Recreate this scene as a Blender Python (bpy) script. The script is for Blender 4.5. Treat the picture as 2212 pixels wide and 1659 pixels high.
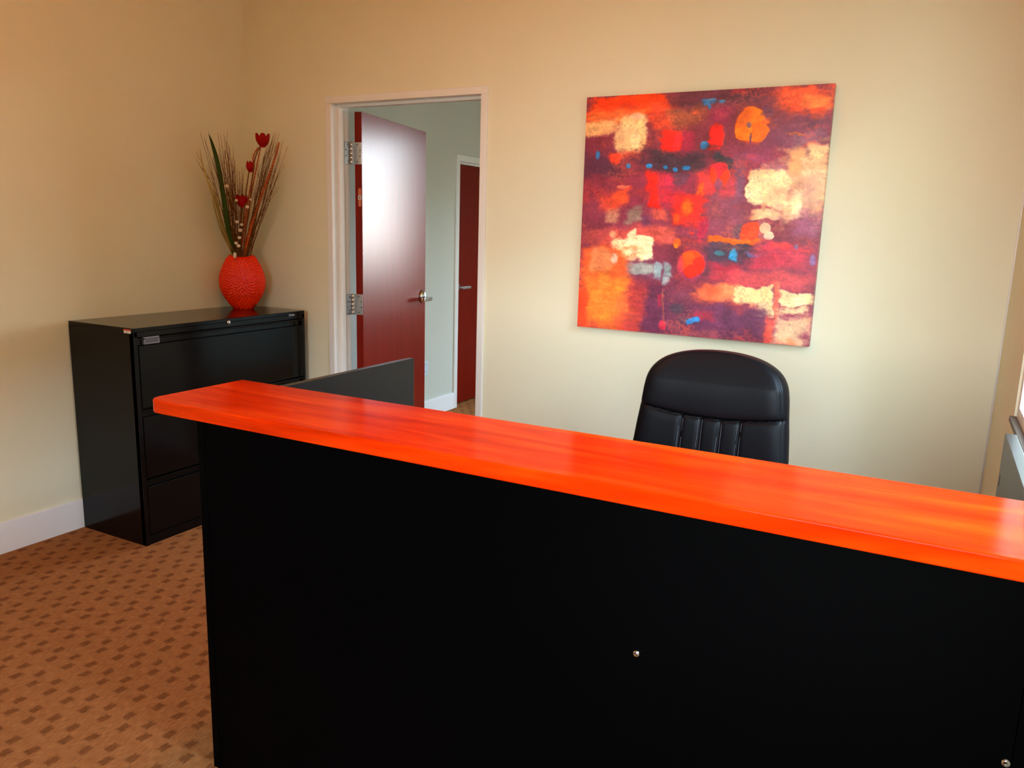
import bpy, bmesh, math, random
import numpy as np
from mathutils import Vector, Matrix

for o in list(bpy.data.objects):
    bpy.data.objects.remove(o)
scene = bpy.context.scene
COL = scene.collection
random.seed(7)
RNG = np.random.default_rng(11)

# ------------------------------------------------------------------ camera
CAM_LOC = (3.6412, -3.4797, 1.5226)
YAW, PITCH, ROLL = math.radians(27.9472), math.radians(11.0636), math.radians(1.6021)
fw = Vector((-math.sin(YAW) * math.cos(PITCH), math.cos(YAW) * math.cos(PITCH), -math.sin(PITCH)))
rt = Vector((math.cos(YAW), math.sin(YAW), 0))
up = rt.cross(fw)
rt2 = rt * math.cos(ROLL) + up * math.sin(ROLL)
up2 = up * math.cos(ROLL) - rt * math.sin(ROLL)
cam_data = bpy.data.cameras.new('camera')
cam_data.sensor_width = 36
cam_data.lens = 36 * 1701.18 / 2212
cam_data.clip_start = 0.02
cam = bpy.data.objects.new('camera', cam_data)
m = Matrix((rt2, up2, -fw)).transposed().to_4x4()
m.translation = CAM_LOC
cam.matrix_world = m
COL.objects.link(cam)
scene.camera = cam

# ------------------------------------------------------------------ sky and light
SKY = 30.0
world = bpy.data.worlds.new('daylight_sky')
scene.world = world
world.use_nodes = True
wn, wl = world.node_tree.nodes, world.node_tree.links
wn.clear()
w_tc = wn.new('ShaderNodeTexCoord')
w_sep = wn.new('ShaderNodeSeparateXYZ')
w_ramp = wn.new('ShaderNodeValToRGB')
w_ramp.color_ramp.elements[0].position = 0.0
w_ramp.color_ramp.elements[0].color = (1.0, 0.98, 0.94, 1)
w_ramp.color_ramp.elements[1].position = 0.75
w_ramp.color_ramp.elements[1].color = (0.50, 0.72, 1.0, 1)
e = w_ramp.color_ramp.elements.new(0.09)
e.color = (0.80, 0.92, 1.0, 1)
e = w_ramp.color_ramp.elements.new(0.3)
e.color = (0.66, 0.84, 1.0, 1)
w_bg = wn.new('ShaderNodeBackground')
w_bg.inputs['Strength'].default_value = SKY
w_out = wn.new('ShaderNodeOutputWorld')
wl.new(w_tc.outputs['Generated'], w_sep.inputs[0])
wl.new(w_sep.outputs['Z'], w_ramp.inputs[0])
wl.new(w_ramp.outputs[0], w_bg.inputs['Color'])
wl.new(w_bg.outputs[0], w_out.inputs[0])


def portal(name, loc, rot, sx, sy):
    d = bpy.data.lights.new(name, 'AREA')
    d.shape = 'RECTANGLE'
    d.size, d.size_y = sx, sy
    d.cycles.is_portal = True
    o = bpy.data.objects.new(name, d)
    o.location, o.rotation_euler = loc, rot
    COL.objects.link(o)


RW = 3.8875          # right wall plane beside the desk
RW2 = 4.9            # right wall further out in the waiting area
FY = -4.7            # front wall
H = 3.05             # ceiling
JOG = -3.25           # where the room widens
BX0, BX1, BY1 = 0.09, 3.75, 3.7     # room behind the door
BH = 2.75
# (y0, y1, z0, z1) or (x0, x1, z0, z1)
WIN1 = (-2.6, -0.78, 1.013, 2.3)
WIN2 = (2.9, 4.75, 0.7, 2.45)
WIN3 = (1.33, 3.3, 0.88, 2.42)
portal('portal_right', (RW + 0.1, (WIN1[0] + WIN1[1]) / 2, (WIN1[2] + WIN1[3]) / 2), (0, math.pi / 2, 0), WIN1[3] - WIN1[2], WIN1[1] - WIN1[0])
portal('portal_front', ((WIN2[0] + WIN2[1]) / 2, FY - 0.1, (WIN2[2] + WIN2[3]) / 2), (math.pi / 2, 0, 0), WIN2[1] - WIN2[0], WIN2[3] - WIN2[2])
portal('portal_back', ((WIN3[0] + WIN3[1]) / 2, BY1 + 0.1, (WIN3[2] + WIN3[3]) / 2), (-math.pi / 2, 0, 0), WIN3[1] - WIN3[0], WIN3[3] - WIN3[2])

cy = scene.cycles
cy.max_bounces, cy.diffuse_bounces, cy.glossy_bounces, cy.transmission_bounces, cy.transparent_max_bounces = 6, 4, 3, 2, 6
cy.use_adaptive_sampling, cy.adaptive_threshold = True, 0.05
cy.caustics_reflective = cy.caustics_refractive = False
scene.view_settings.view_transform = 'Standard'
scene.view_settings.look = 'None'
scene.view_settings.gamma = 1.0
scene.view_settings.use_curve_mapping = False
scene.view_settings.exposure = 0.0
LAMP_COL = (1.0, 0.28, 0.0)
LAMP_W, LAMP_GLOW = 34.0, 4.0
LAMPS = ((1.9, -2.0, 'warm flush dome ceiling light above the cabinet side of the desk'),)


# ------------------------------------------------------------------ helpers
def lin(r, g, b):
    f = lambda c: c / 12.92 if c <= 0.04045 else ((c + 0.055) / 1.055) ** 2.4
    return (f(r / 255), f(g / 255), f(b / 255))


def mat(name, color, rough=0.5, spec=0.5, metal=0.0, coat=0.0, coat_rough=0.1, bump=None, vary=None):
    """bump=(scale, strength[, stretch]); vary=(scale, amount[, stretch])"""
    M = bpy.data.materials.new(name)
    M.use_nodes = True
    N, L = M.node_tree.nodes, M.node_tree.links
    B = N['Principled BSDF']
    B.inputs['Base Color'].default_value = (*color, 1)
    B.inputs['Roughness'].default_value = rough
    B.inputs['Specular IOR Level'].default_value = spec
    B.inputs['Metallic'].default_value = metal
    B.inputs['Coat Weight'].default_value = coat
    B.inputs['Coat Roughness'].default_value = coat_rough
    tc = N.new('ShaderNodeTexCoord')

    def noise(scale, stretch, detail=3):
        mp = N.new('ShaderNodeMapping')
        mp.inputs['Scale'].default_value = stretch
        L.new(tc.outputs['Object'], mp.inputs[0])
        n = N.new('ShaderNodeTexNoise')
        n.inputs['Scale'].default_value = scale
        n.inputs['Detail'].default_value = detail
        L.new(mp.outputs[0], n.inputs['Vector'])
        return n
    if bump:
        n = noise(bump[0], bump[2] if len(bump) > 2 else (1, 1, 1))
        b = N.new('ShaderNodeBump')
        b.inputs['Strength'].default_value = bump[1]
        b.inputs['Distance'].default_value = 0.002
        L.new(n.outputs['Fac'], b.inputs['Height'])
        L.new(b.outputs[0], B.inputs['Normal'])
    if vary:
        n = noise(vary[0], vary[2] if len(vary) > 2 else (1, 1, 1), 5)
        mr = N.new('ShaderNodeMapRange')
        mr.inputs[1].default_value, mr.inputs[2].default_value = 0.25, 0.75
        mr.inputs[3].default_value, mr.inputs[4].default_value = 1 - vary[1], 1 + vary[1]
        mx = N.new('ShaderNodeVectorMath')
        mx.operation = 'SCALE'
        mx.inputs[0].default_value = color
        L.new(n.outputs['Fac'], mr.inputs[0])
        L.new(mr.outputs[0], mx.inputs['Scale'])
        L.new(mx.outputs[0], B.inputs['Base Color'])
    return M


def link(name, me, material, parent=None, smooth=False):
    o = bpy.data.objects.new(name, me)
    if material is not None and not me.materials:
        me.materials.append(material)
    COL.objects.link(o)
    if parent is not None:
        o.parent = parent
    if smooth:
        me.polygons.foreach_set('use_smooth', [True] * len(me.polygons))
    return o


def fin(name, bm, material, parent=None, smooth=False):
    me = bpy.data.meshes.new(name)
    bmesh.ops.recalc_face_normals(bm, faces=bm.faces)
    bm.to_mesh(me)
    bm.free()
    return link(name, me, material, parent, smooth)


def add_box(bm, x0, x1, y0, y1, z0, z1, bev=0.0, seg=2, M=None):
    r = bmesh.ops.create_cube(bm, size=1)
    vs = r['verts']
    for v in vs:
        v.co = Vector(((x0 + x1) / 2 + v.co.x * (x1 - x0), (y0 + y1) / 2 + v.co.y * (y1 - y0), (z0 + z1) / 2 + v.co.z * (z1 - z0)))
    es = list({e for v in vs for e in v.link_edges})
    new = vs
    if bev > 0:
        rr = bmesh.ops.bevel(bm, geom=es, offset=bev, segments=seg, affect='EDGES', profile=0.5)
        new = list({v for f in rr['faces'] for v in f.verts} | {v for v in vs if v.is_valid})
    if M is not None:
        bmesh.ops.transform(bm, matrix=M, verts=new)


def box(name, x0, x1, y0, y1, z0, z1, material, parent=None, bev=0.0, seg=2):
    bm = bmesh.new()
    add_box(bm, x0, x1, y0, y1, z0, z1, bev, seg)
    return fin(name, bm, material, parent)


def boxes(name, lst, material, parent=None, bev=0.0):
    bm = bmesh.new()
    for b in lst:
        add_box(bm, *b, bev)
    return fin(name, bm, material, parent)


def add_cyl(bm, p0, p1, r0, r1=None, seg=20, caps=True):
    p0, p1 = Vector(p0), Vector(p1)
    d = p1 - p0
    q = d.to_track_quat('Z', 'Y').to_matrix().to_4x4()
    q.translation = (p0 + p1) / 2
    bmesh.ops.create_cone(bm, cap_ends=caps, segments=seg, radius1=r0, radius2=r0 if r1 is None else r1, depth=d.length, matrix=q)


def tube_mesh(bm, pts, radii, seg=6):
    """smooth tube through pts (Catmull-Rom resampled by the caller)"""
    rings = []
    n = len(pts)
    pts = [Vector(p) for p in pts]
    ref = Vector((0.31, 0.52, 0.11)).normalized()
    for i, p in enumerate(pts):
        t = (pts[min(i + 1, n - 1)] - pts[max(i - 1, 0)]).normalized()
        a = t.cross(ref).normalized()
        b = t.cross(a)
        rings.append([bm.verts.new(p + (a * math.cos(2 * math.pi * k / seg) + b * math.sin(2 * math.pi * k / seg)) * radii[i]) for k in range(seg)])
    for i in range(n - 1):
        for k in range(seg):
            bm.faces.new((rings[i][k], rings[i][(k + 1) % seg], rings[i + 1][(k + 1) % seg], rings[i + 1][k]))
    bm.faces.new(rings[0])
    bm.faces.new(rings[-1])


def catmull(pts, per=6):
    P = [Vector(p) for p in pts]
    P = [P[0] * 2 - P[1]] + P + [P[-1] * 2 - P[-2]]
    out = []
    for i in range(1, len(P) - 2):
        for k in range(per):
            t = k / per
            a, b, c, d = P[i - 1], P[i], P[i + 1], P[i + 2]
            out.append(0.5 * ((2 * b) + (c - a) * t + (2 * a - 5 * b + 4 * c - d) * t * t + (3 * b - a - 3 * c + d) * t ** 3))
    out.append(P[-2])
    return out


def thing(name, label, cat, loc=(0, 0, 0), group=None):
    o = bpy.data.objects.new(name, None)
    o.empty_display_size = 0.05
    o.location = loc
    COL.objects.link(o)
    return tag(o, label, cat, group)


def tag(o, label, cat, group=None):
    o['label'] = label
    o['category'] = cat
    if group:
        o['group'] = group
    return o


def struct(o, label=None):
    o['kind'] = 'structure'
    if label:
        o['label'] = label
    return o


def settle(root):
    """parts are modelled in world space: keep them there under a root that stands elsewhere"""
    inv = Matrix.Translation(root.location).inverted()
    for c in root.children:
        c.matrix_parent_inverse = inv


# ------------------------------------------------------------------ materials
WALL = (0.775, 0.745, 0.555)
m_wall = mat('painted_drywall', WALL, 0.62, 0.25, bump=(260, 0.10), vary=(3, 0.015))
m_wall2 = mat('painted_drywall_pale', (0.60, 0.61, 0.54), 0.62, 0.25, bump=(260, 0.10))
m_ceil = mat('ceiling_tan', (0.50, 0.36, 0.19), 0.9, 0.2, bump=(120, 0.25))
m_trim = mat('white_trim_paint', (0.80, 0.79, 0.76), 0.35, 0.4)
m_base = mat('white_baseboard', (0.88, 0.88, 0.89), 0.4, 0.4)
m_door = mat('cherry_door_veneer', lin(118, 20, 8), 0.24, 0.22, coat=0.0, coat_rough=0.2, vary=(9, 0.14, (6, 6, 0.35)))
m_steel = mat('brushed_steel', (0.55, 0.58, 0.62), 0.28, 0.5, metal=1.0)
m_chrome = mat('chrome', (0.75, 0.77, 0.80), 0.12, 0.5, metal=1.0)
m_dark = mat('dark_recess', (0.01, 0.01, 0.012), 0.6)
m_alu = mat('white_window_frame', (0.78, 0.77, 0.74), 0.4, 0.4)
m_cab = mat('black_steel_enamel', (0.0022, 0.0022, 0.0025), 0.13, 0.22, bump=(700, 0.02))
m_lam = mat('black_laminate', (0.0004, 0.0004, 0.0005), 0.45, 0.02)
m_edge = mat('black_edge_band', (0.008, 0.008, 0.009), 0.30, 0.45)
m_leather = mat('black_leather', (0.0036, 0.0038, 0.0048), 0.42, 0.14, bump=(420, 0.10))
m_thread = mat('grey_thread', (0.10, 0.105, 0.12), 0.5)
m_plastic = mat('black_plastic', (0.012, 0.012, 0.013), 0.45)
m_outlet = mat('outlet_plastic', (0.62, 0.70, 0.80), 0.35)
m_red_sticker = mat('red_sticker_print', lin(200, 50, 35), 0.5)
m_white_sticker = mat('white_sticker_paper', (0.75, 0.72, 0.68), 0.5)
m_plaster = mat('orange_strip_label', lin(196, 110, 70), 0.5)
m_grey_print = mat('grey_print', (0.25, 0.24, 0.22), 0.6)
m_silver = mat('silver_print', (0.6, 0.6, 0.62), 0.3, metal=0.6)
m_card = mat('grey_label_card', (0.07, 0.065, 0.08), 0.3)
m_clear = mat('label_frame_plastic', (0.20, 0.19, 0.23), 0.25)
m_sill = mat('brown_sill', (0.10, 0.075, 0.055), 0.5)
m_ground = mat('tan_paving', (0.13, 0.10, 0.065), 0.9, 0.2)

# glass: clear pane that also mirrors at an angle
m_glass = bpy.data.materials.new('window_glass')
m_glass.use_nodes = True
N, L = m_glass.node_tree.nodes, m_glass.node_tree.links
N.remove(N['Principled BSDF'])
g_t, g_g, g_m, g_w = N.new('ShaderNodeBsdfTransparent'), N.new('ShaderNodeBsdfGlossy'), N.new('ShaderNodeMixShader'), N.new('ShaderNodeLayerWeight')
g_p, g_f = N.new('ShaderNodeMath'), N.new('ShaderNodeMath')
g_t.inputs[0].default_value = (0.97, 0.98, 0.975, 1)
g_g.inputs['Roughness'].default_value = 0.02
g_p.operation = 'POWER'
g_p.inputs[1].default_value = 5.0
g_f.operation = 'MULTIPLY_ADD'
g_f.inputs[1].default_value, g_f.inputs[2].default_value = 0.35, 0.03
L.new(g_w.outputs["Facing"], g_p.inputs[0])
L.new(g_p.outputs[0], g_f.inputs[0])
L.new(g_f.outputs[0], g_m.inputs[0])
L.new(g_t.outputs[0], g_m.inputs[1])
L.new(g_g.outputs[0], g_m.inputs[2])
L.new(g_m.outputs[0], N['Material Output'].inputs[0])


def carpet_material():
    M = bpy.data.materials.new('patterned_carpet')
    M.use_nodes = True
    N, L = M.node_tree.nodes, M.node_tree.links
    B = N['Principled BSDF']
    B.inputs['Roughness'].default_value = 0.95
    B.inputs['Specular IOR Level'].default_value = 0.1
    tc = N.new('ShaderNodeTexCoord')
    wob = N.new('ShaderNodeTexNoise')
    wob.inputs['Scale'].default_value = 120
    L.new(tc.outputs['Object'], wob.inputs['Vector'])
    sub = N.new('ShaderNodeVectorMath')
    sub.operation = 'SUBTRACT'
    sub.inputs[1].default_value = (0.5, 0.5, 0.5)
    L.new(wob.outputs['Color'], sub.inputs[0])
    scl = N.new('ShaderNodeVectorMath')
    scl.operation = 'SCALE'
    scl.inputs['Scale'].default_value = 0.018
    L.new(sub.outputs[0], scl.inputs[0])
    add = N.new('ShaderNodeVectorMath')
    L.new(tc.outputs['Object'], add.inputs[0])
    L.new(scl.outputs[0], add.inputs[1])
    sep = N.new('ShaderNodeSeparateXYZ')
    L.new(add.outputs[0], sep.inputs[0])

    def mth(op, a, b=None):
        n = N.new('ShaderNodeMath')
        n.operation = op
        for i, v in enumerate((a, b)):
            if v is None:
                continue
            if isinstance(v, (int, float)):
                n.inputs[i].default_value = v
            else:
                L.new(v, n.inputs[i])
        return n.outputs[0]

    def cell(coord, period, centre):      # signed distance (m) to the nearest multiple
        t = mth('DIVIDE', mth('SUBTRACT', coord, centre), period)
        f = mth('SUBTRACT', mth('FRACT', mth('ADD', t, 0.5)), 0.5)
        return mth('ABSOLUTE', mth('MULTIPLY', f, period))

    def spot(cx, cy, hx, hy):
        dx = mth('DIVIDE', cell(sep.outputs['X'], 0.0925, cx), hx)
        dy = mth('DIVIDE', cell(sep.outputs['Y'], 0.1235, cy), hy)
        d = mth('MAXIMUM', dx, dy)
        mr = N.new('ShaderNodeMapRange')
        mr.inputs[1].default_value, mr.inputs[2].default_value = 0.75, 1.2
        mr.inputs[3].default_value, mr.inputs[4].default_value = 1, 0
        L.new(d, mr.inputs[0])
        return mr.outputs[0]
    mask = mth('MAXIMUM', spot(1.204, -2.0735, 0.0145, 0.0185), spot(1.149, -2.1205, 0.0145, 0.0185))
    # pile streaks along y and fibre noise
    mp = N.new('ShaderNodeMapping')
    mp.inputs['Scale'].default_value = (1, 0.12, 1)
    L.new(tc.outputs['Object'], mp.inputs[0])
    st = N.new('ShaderNodeTexNoise')
    st.inputs['Scale'].default_value = 330
    st.inputs['Detail'].default_value = 2
    L.new(mp.outputs[0], st.inputs['Vector'])
    pn = N.new('ShaderNodeTexNoise')
    pn.inputs['Scale'].default_value = 28
    pn.inputs['Detail'].default_value = 4
    L.new(tc.outputs['Object'], pn.inputs['Vector'])
    mixa = N.new('ShaderNodeMix')
    mixa.data_type = 'RGBA'
    mixa.inputs[6].default_value = (*lin(146, 90, 46), 1)
    mixa.inputs[7].default_value = (*lin(170, 114, 68), 1)
    L.new(pn.outputs['Fac'], mixa.inputs[0])
    mixb = N.new('ShaderNodeMix')
    mixb.data_type = 'RGBA'
    L.new(mth('MULTIPLY', mask, 0.62), mixb.inputs[0])
    L.new(mixa.outputs[2], mixb.inputs[6])
    mixb.inputs[7].default_value = (*lin(94, 48, 16), 1)
    hs = N.new('ShaderNodeVectorMath')
    hs.operation = 'SCALE'
    L.new(mixb.outputs[2], hs.inputs[0])
    mr = N.new('ShaderNodeMapRange')
    mr.inputs[1].default_value, mr.inputs[2].default_value = 0.3, 0.7
    mr.inputs[3].default_value, mr.inputs[4].default_value = 0.72, 1.25
    L.new(st.outputs['Fac'], mr.inputs[0])
    L.new(mr.outputs[0], hs.inputs['Scale'])
    L.new(hs.outputs[0], B.inputs['Base Color'])
    bp = N.new('ShaderNodeBump')
    bp.inputs['Strength'].default_value = 0.5
    bp.inputs['Distance'].default_value = 0.004
    L.new(st.outputs['Fac'], bp.inputs['Height'])
    L.new(bp.outputs[0], B.inputs['Normal'])
    return M


m_carpet = carpet_material()


def wood_material():
    M = bpy.data.materials.new('orange_cherry_laminate')
    M.use_nodes = True
    N, L = M.node_tree.nodes, M.node_tree.links
    B = N['Principled BSDF']
    B.inputs['Roughness'].default_value = 0.13
    B.inputs['Specular IOR Level'].default_value = 0.04
    tc = N.new('ShaderNodeTexCoord')

    def noise(stretch, scale, detail, dist=0.0):
        mp = N.new('ShaderNodeMapping')
        mp.inputs['Scale'].default_value = stretch
        L.new(tc.outputs['Object'], mp.inputs[0])
        n = N.new('ShaderNodeTexNoise')
        n.inputs['Scale'].default_value = scale
        n.inputs['Detail'].default_value = detail
        n.inputs['Distortion'].default_value = dist
        L.new(mp.outputs[0], n.inputs['Vector'])
        return n.outputs['Fac']
    a = noise((0.7, 5, 5), 3.0, 5, 0.6)
    b = noise((1.2, 30, 30), 6.0, 3)
    r = N.new('ShaderNodeValToRGB')
    els = r.color_ramp.elements
    els[0].position, els[0].color = 0.30, (*lin(172, 32, 1), 1)
    els[1].position, els[1].color = 0.72, (*lin(224, 62, 4), 1)
    x = els.new(0.5)
    x.color = (*lin(206, 41, 1), 1)
    L.new(a, r.inputs[0])
    mr = N.new('ShaderNodeMapRange')
    mr.inputs[1].default_value, mr.inputs[2].default_value = 0.3, 0.7
    mr.inputs[3].default_value, mr.inputs[4].default_value = 0.84, 1.08
    L.new(b, mr.inputs[0])
    sc = N.new('ShaderNodeVectorMath')
    sc.operation = 'SCALE'
    L.new(r.outputs[0], sc.inputs[0])
    L.new(mr.outputs[0], sc.inputs['Scale'])
    L.new(sc.outputs[0], B.inputs['Base Color'])
    return M


m_wood = wood_material()

# ------------------------------------------------------------------ the room
T = 0.15
struct(boxes('floor', [(-T, RW + T, FY - T, 0.0, -0.12, 0.0), (RW + T, RW2 + T, FY - T, JOG + T, -0.12, 0.0)], m_carpet))
struct(boxes('ceiling', [(-T, RW + T, FY - T, 0.125, H, H + .12), (RW + T, RW2 + T, FY - T, JOG + T, H, H + .12)], m_ceil))
struct(box('wall_left', -T, 0.0, FY, 0.125, 0.0, H, m_wall))
DX0, DX1, DZ = 0.605, 1.622, 2.204       # door frame outer size
struct(boxes('wall_back', [(0.0, DX0 + .02, 0, .125, 0, H), (DX1 - .02, RW + T, 0, .125, 0, H), (DX0 + .02, DX1 - .02, 0, .125, DZ - .02, H)], m_wall))
y0, y1, z0, z1 = WIN1
struct(boxes('wall_right', [(RW, RW + T, y1, 0, 0, H), (RW, RW + T, JOG, y0, 0, H), (RW, RW + T, y0, y1, 0, z0), (RW, RW + T, y0, y1, z1, H)], m_wall))
struct(box('wall_return', RW + T, RW2 + T, JOG, JOG + T, 0, H, m_wall))
struct(box('wall_waiting', RW2, RW2 + T, FY, JOG, 0, H, m_wall))
x0, x1, z0, z1 = WIN2
struct(boxes('wall_front', [(0, x0, FY - T, FY, 0, H), (x1, RW2, FY - T, FY, 0, H), (x0, x1, FY - T, FY, 0, z0), (x0, x1, FY - T, FY, z1, H)], m_wall))
# baseboards
bb = 0.147
struct(box('baseboard_left', 0, 0.014, FY, 0, 0, bb, m_base, bev=0.002))
struct(box('baseboard_back', DX1, RW, -0.014, 0, 0, bb, m_base, bev=0.002))
struct(box('baseboard_corner', 0.014, DX0, -0.014, 0, 0, bb, m_base, bev=0.002))
struct(box('baseboard_right', RW - 0.014, RW, JOG, -0.014, 0, bb, m_base, bev=0.002))
# pale caulked bead in the corner beside the window
bm = bmesh.new()
add_cyl(bm, (RW - 0.002, -0.002, bb), (RW - 0.002, -0.002, H), 0.004, seg=10)
struct(fin('trim_1', bm, m_trim, smooth=True), 'thin pale bead of caulk down the corner of the room')

# the room behind
struct(box('floor_back_room', BX0 - T, BX1 + T, 0.0, BY1 + T, -0.12, 0.0, m_carpet))
struct(box('ceiling_back_room', BX0 - T, BX1 + T, 0.125, BY1 + T, BH, BH + 0.1, m_ceil))
D2Y0, D2Y1, D2Z = 2.134, 3.12, 2.113
struct(boxes('wall_corridor', [(BX0 - T, BX0, .125, D2Y0 + .02, 0, BH), (BX0 - T, BX0, D2Y1 - .02, BY1, 0, BH), (BX0 - T, BX0, D2Y0 + .02, D2Y1 - .02, D2Z - .02, BH)], m_wall2))
struct(box('wall_leak_stop', BX0 - T - .06, BX0 - T - .01, D2Y0 - .1, D2Y1 + .1, 0, BH, m_wall2))  # unseen backing added behind the closed door so sky can't leak through its gaps
struct(box('wall_back_room_right', BX1, BX1 + T, .125, BY1, 0, BH, m_wall2))
x0, x1, z0, z1 = WIN3
struct(boxes('wall_back_room_far', [(BX0 - T, x0, BY1, BY1 + T, 0, BH), (x1, BX1 + T, BY1, BY1 + T, 0, BH), (x0, x1, BY1, BY1 + T, 0, z0), (x0, x1, BY1, BY1 + T, z1, BH)], m_wall2))
struct(boxes('baseboard_corridor', [(BX0, BX0 + .014, .125, D2Y0, 0, .14), (BX0, BX0 + .014, D2Y1, BY1, 0, .14)], m_base, bev=0.002))
struct(box('ground', -40, 45, -45, 45, -0.5, -0.3, m_ground))
struct(box('wall_sky_block', 13, 14, -20, 20, -0.3, 5.4, m_ground), 'plain unseen block added outside the right window to cut low sky')  # unseen block added to keep low sky light off the left wall


def window(n, axis, wall, a0, a1, z0, z1, out, label, mullions):
    """framed window in the wall plane; out = +1/-1 side of the outdoors"""
    root = bpy.data.objects.new(f'window_{n}', None)
    COL.objects.link(root)
    struct(root, label)
    c0, c1 = wall + out * 0.006, wall + out * 0.040
    lo, hi = min(c0, c1), max(c0, c1)
    g = (lo + hi) / 2
    w = 0.045

    def b(name, p0, p1, q0, q1, material, d0=lo, d1=hi, bev=0.003):
        if axis == 'x':
            return box(name, d0, d1, p0, p1, q0, q1, material, root, bev)
        return box(name, p0, p1, d0, d1, q0, q1, material, root, bev)
    b('frame_side', a0, a0 + w, z0, z1, m_alu)
    b('frame_side', a1 - w, a1, z0, z1, m_alu)
    b('frame_rail', a0 + w, a1 - w, z0, z0 + w, m_alu)
    b('frame_rail', a0 + w, a1 - w, z1 - w, z1, m_alu)
    edges = [a0 + w] + mullions + [a1 - w]
    for mu in mullions:
        b('mullion', mu - w / 2, mu + w / 2, z0 + w, z1 - w, m_alu)
    for i in range(len(edges) - 1):
        p0 = edges[i] + (w / 2 if i > 0 else 0)
        p1 = edges[i + 1] - (w / 2 if i < len(edges) - 2 else 0)
        b('pane', p0 + .001, p1 - .001, z0 + w + .001, z1 - w - .001, m_glass, g - .003, g + .003, 0)
    s0, s1 = sorted((wall - out * 0.012, wall + out * 0.006))
    b('sill', a0, a1, z0 - .004, z0 + 0.012, m_sill, s0, s1, 0.002)
    return root


window(1, 'x', RW, WIN1[0], WIN1[1], WIN1[2], WIN1[3], 1, 'bright white framed window in the wall right of the desk', [-1.69])
window(2, 'y', FY, WIN2[0], WIN2[1], WIN2[2], WIN2[3], -1, 'wide shopfront window in the front wall facing the desk', [3.9])
window(3, 'y', BY1, WIN3[0], WIN3[1], WIN3[2], WIN3[3], 1, 'window in the far wall of the back room', [1.98, 2.64])


# ------------------------------------------------------------------ door frames and doors
def frame_y(name, label):
    root = bpy.data.objects.new(name, None)
    COL.objects.link(root)
    struct(root, label)
    f = 0.036
    for nm, a, b in (('jamb', DX0, DX0 + f), ('jamb', DX1 - f, DX1)):
        box(nm, a, b, -.012, .137, 0, DZ - (f if nm else 0), m_trim, root, 0.002)
    box('head', DX0, DX1, -.012, .137, DZ - f, DZ, m_trim, root, 0.002)
    box('stop', DX0 + f, DX0 + f + .016, .040, .077, 0, DZ - f - .016, m_trim, root, 0.0015)
    box('stop', DX1 - f - .016, DX1 - f, .040, .077, 0, DZ - f - .016, m_trim, root, 0.0015)
    box('stop', DX0 + f, DX1 - f, .040, .077, DZ - f - .016, DZ - f, m_trim, root, 0.0015)
    return root


frame_y('trim_2', 'white metal door frame around the open cherry door')

PIN = Vector((0.664, 0.146, 0))
DTH = math.radians(101.5)


def make_lever(root, side):
    """lever set on the leaf, in leaf space: a along the leaf, b through it (face at b = -0.051 or -0.007)"""
    a, z, f = 0.868, 1.058, (-0.051 if side < 0 else -0.007)
    bm = bmesh.new()
    bmesh.ops.create_uvsphere(bm, u_segments=28, v_segments=14, radius=1)
    for v in bm.verts:
        v.co = Vector((a + v.co.x * 0.034, f + side * 0.001 + v.co.y * 0.030, z + v.co.z * 0.046))
        if (v.co.y - f) * side < 0:
            v.co.y = f
    rose = fin('lever_set', bm, m_chrome, root, True)
    bm = bmesh.new()
    add_cyl(bm, (a, f + side * .02, z - .012), (a, f + side * .068, z - .012), 0.0115, seg=18)
    fin('spindle', bm, m_chrome, rose, True)
    bm = bmesh.new()
    add_box(bm, a - 0.118, a + 0.014, min(f + side * .058, f + side * .074), max(f + side * .058, f + side * .074), z - .025, z + .001, 0.005, 3)
    fin('lever', bm, m_chrome, rose)


door = bpy.data.objects.new('door_1', None)
door.location = PIN
door.rotation_euler = (0, 0, DTH)
COL.objects.link(door)
struct(door, 'cherry red wooden door standing open into the back room')
box('leaf', .006, .928, -.051, -.007, .012, 2.146, m_door, door, 0.0015)
make_lever(door, -1)
make_lever(door, 1)
# strip label on the hinge edge
bm = bmesh.new()
zc, hw, hl = 1.68, 0.0095, 0.052
ring = [(math.cos(t) * hw, zc + hl - hw + math.sin(t) * hw) for t in np.linspace(0, math.pi, 9)] + [(math.cos(t) * hw, zc - hl + hw + math.sin(t) * hw) for t in np.linspace(math.pi, 2 * math.pi, 9)]
vs = [bm.verts.new((.0052, -.036 + p[0], p[1])) for p in ring]
fc = bm.faces.new(vs)
ex = bmesh.ops.extrude_face_region(bm, geom=[fc])
for v in ex['geom']:
    if isinstance(v, bmesh.types.BMVert):
        v.co.x -= 0.0008
lab = fin('strip_label', bm, m_plaster, door)
box('label_patch', .0038, .0044, -.046, -.026, zc - .011, zc + .011, m_white_sticker, lab)
box('label_print', .0034, .0038, -.042, -.030, zc - .007, zc + .007, m_grey_print, lab)
for hz in (1.922, 1.071, 0.20):
    # plate on the door edge (leaf space)
    pl = box('hinge', .0035, .0060, -.049, .0115, hz - .060, hz + .060, m_steel, door, 0.0006)
    bm = bmesh.new()
    for k in range(5):
        add_cyl(bm, (.0016, .0125, hz - .060 + k * .024 + .0006), (.0016, .0125, hz - .060 + (k + 1) * .024 - .0006), .0066, seg=14)
    add_cyl(bm, (.0016, .0125, hz + .060), (.0016, .0125, hz + .065), .0050, .003, seg=12)
    fin('knuckle', bm, m_chrome, pl, True)
    for (b_, dz) in ((-.024, .046), (-.041, .016), (-.041, -.016), (-.024, -.046)):
        bm = bmesh.new()
        add_cyl(bm, (.0036, b_, hz + dz), (.0024, b_, hz + dz), .0042, .003, seg=10)
        fin('screw', bm, m_dark, pl)
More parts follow.
